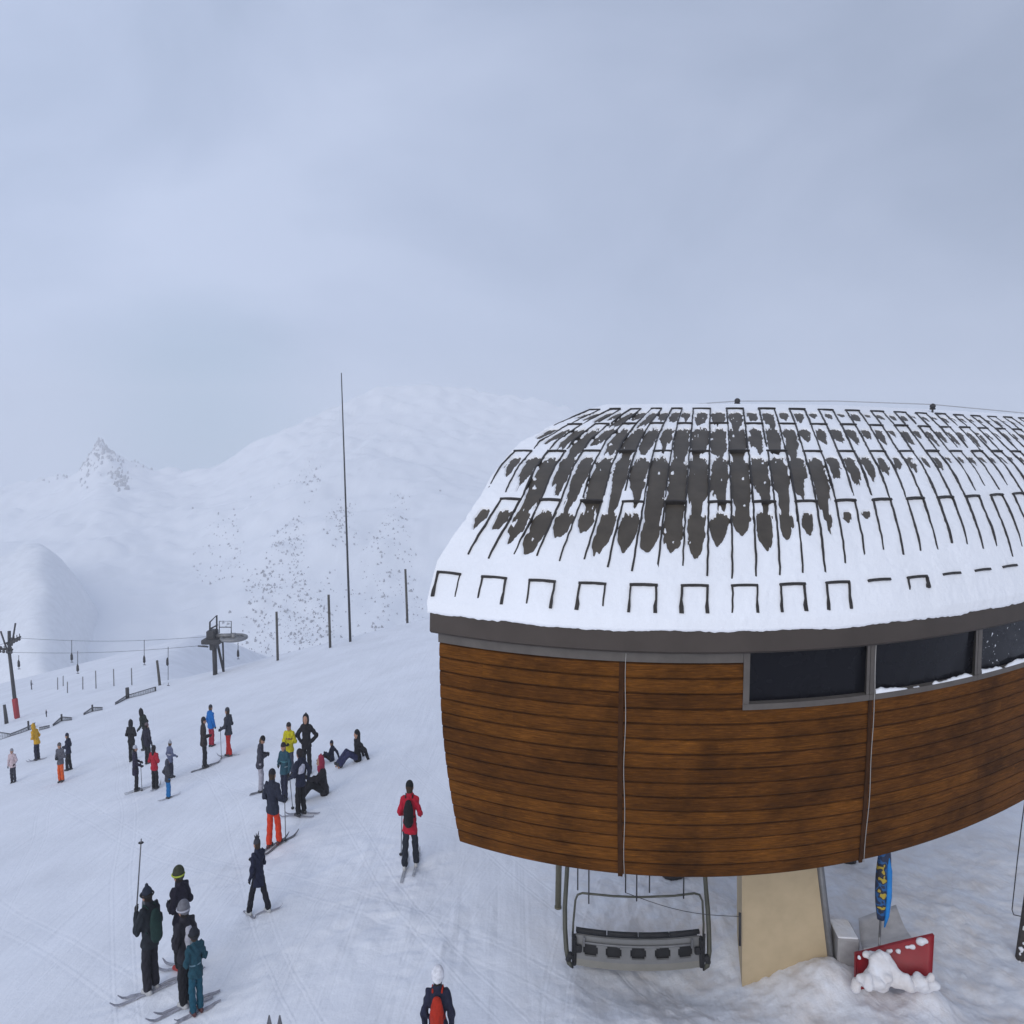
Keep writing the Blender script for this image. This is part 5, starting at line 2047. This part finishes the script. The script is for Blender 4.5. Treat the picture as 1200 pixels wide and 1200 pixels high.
ski_pole(P27, 0, 'ski pole pointing straight up before the skier with the green backpack', tip=at_y(165.5, 983, P27['head'].y - 0.1), up_=True, thick=.012)
P28 = person('skier in black with black and lime helmet, red boots', 214, 1135, 126, 290, (.018, .016, .028), (.014, .014, .018), ('front', 'front'), ('helmet', (.045, .05, .03)), boots=2, ski=(5, 1.6, 2), extras=('goggles', ('band', (.40, .36, .38), 1.12, 1.16)), collar=(.42, .5, .06))
P29 = person('skier in black and white jacket between lime helmet and teal clothes', 220, 1180, 132, 296, (.020, .019, .026), (.014, .014, .018), ('front', 'down'), ('helmet', (.16, .16, .18)), boots=1, ski=(-48, 1.6, 2), extras=('goggles', ('panel', (.52, .52, .58))), collar=(.45, .45, .5))
P30 = person('small skier in teal jacket and trousers, lowest of the near group', 231, 1188, 107, 310, (.014, .060, .085), (.012, .075, .115), ('front', 'front'), ('helmet', (.020, .022, .03)), boots=3, ski=(-70, 1.4, 2), extras=('goggles', ('scarf', (.16, .17, .18)), ('band', (.16, .26, .32), 1.06, 1.10)))
P26 = person('skier in white helmet and navy jacket with red backpack at the bottom border', 514, 1272, 150, 0, (.018, .020, .042), (.02, .02, .03), ('down', 'down'), ('helmet', (.70, .70, .74)), extras=(('backpack', (.40, .026, .010)),), ski=(0, 1.7, 1))
# -- tiny figures beyond the nets
person('tiny distant skier riding up beyond the nets', 37, 808, 11, 40, (.05, .05, .07), BLK, ('pole', 'pole'), group='distant skiers beyond the nets')
person('tiny distant skier just above the net peak beyond the slope edge', 54.5, 840, 8.5, 200, (.03, .03, .05), BLK, group='distant skiers beyond the nets')

# skis planted upright at the bottom border, only the tips show
tipc = at_y(321, 1196, 8.4)
o = thing('ski_pair', 'pair of dark ski tips rising into view at the bottom border', 'skis', (tipc.x, tipc.y, g1(tipc.x, tipc.y)))
for dx in (-0.065, 0.065):
    mb = MB()
    hh = tipc.z - o.location.z
    for i in range(11):
        u = i / 10
        wd = .045 * (1 if u < .85 else max(.15, 1 - ((u - .85) / .15) ** 2))
        for (a_, b_) in ((-1, 0), (1, 0), (1, 1), (-1, 1)):
            mb.v.append((dx + a_ * wd, b_ * .014 + (.10 * (u - .85) if u > .85 else 0), -0.05 + u * (hh + 0.1)))
    for i in range(10):
        for j in range(4):
            mb.f.append([i * 4 + j, i * 4 + (j + 1) % 4, i * 4 + 4 + (j + 1) % 4, i * 4 + 4 + j])
            mb.m.append(0)
            mb.sm.append(False)
    mb.f += [[0, 1, 2, 3], [40, 41, 42, 43]]
    mb.m += [0, 0]
    mb.sm += [False, False]
    mb.build('ski', ski_m[0], o)

# ================================================================== the misty air
mb = MB()
mb.box((-100, 700, -20.5), (5600, 1700, 329), None)
hz = bpy.data.materials.new('mist')
hz.use_nodes = True
t = hz.node_tree
for n in list(t.nodes):
    t.nodes.remove(n)
om = N(t, 'ShaderNodeOutputMaterial')
pv = N(t, 'ShaderNodeVolumePrincipled', i_Density=HAZE, i_Anisotropy=0.0)
pv.inputs['Color'].default_value = (0.98, 0.985, 1.0, 1)
link(t, pv, 'Volume', om, 'Volume')
if HAZE > 0:
    o = mb.build('haze', hz)
    tag(o, kind='stuff')
    zs = [ZZ.min(), ZZ.max(), ZZ2.min(), ground(GX, GY).min()]
    print('terrain z range', zs, ZZ2.max(), XX.min(), XX.max(), YY.max())
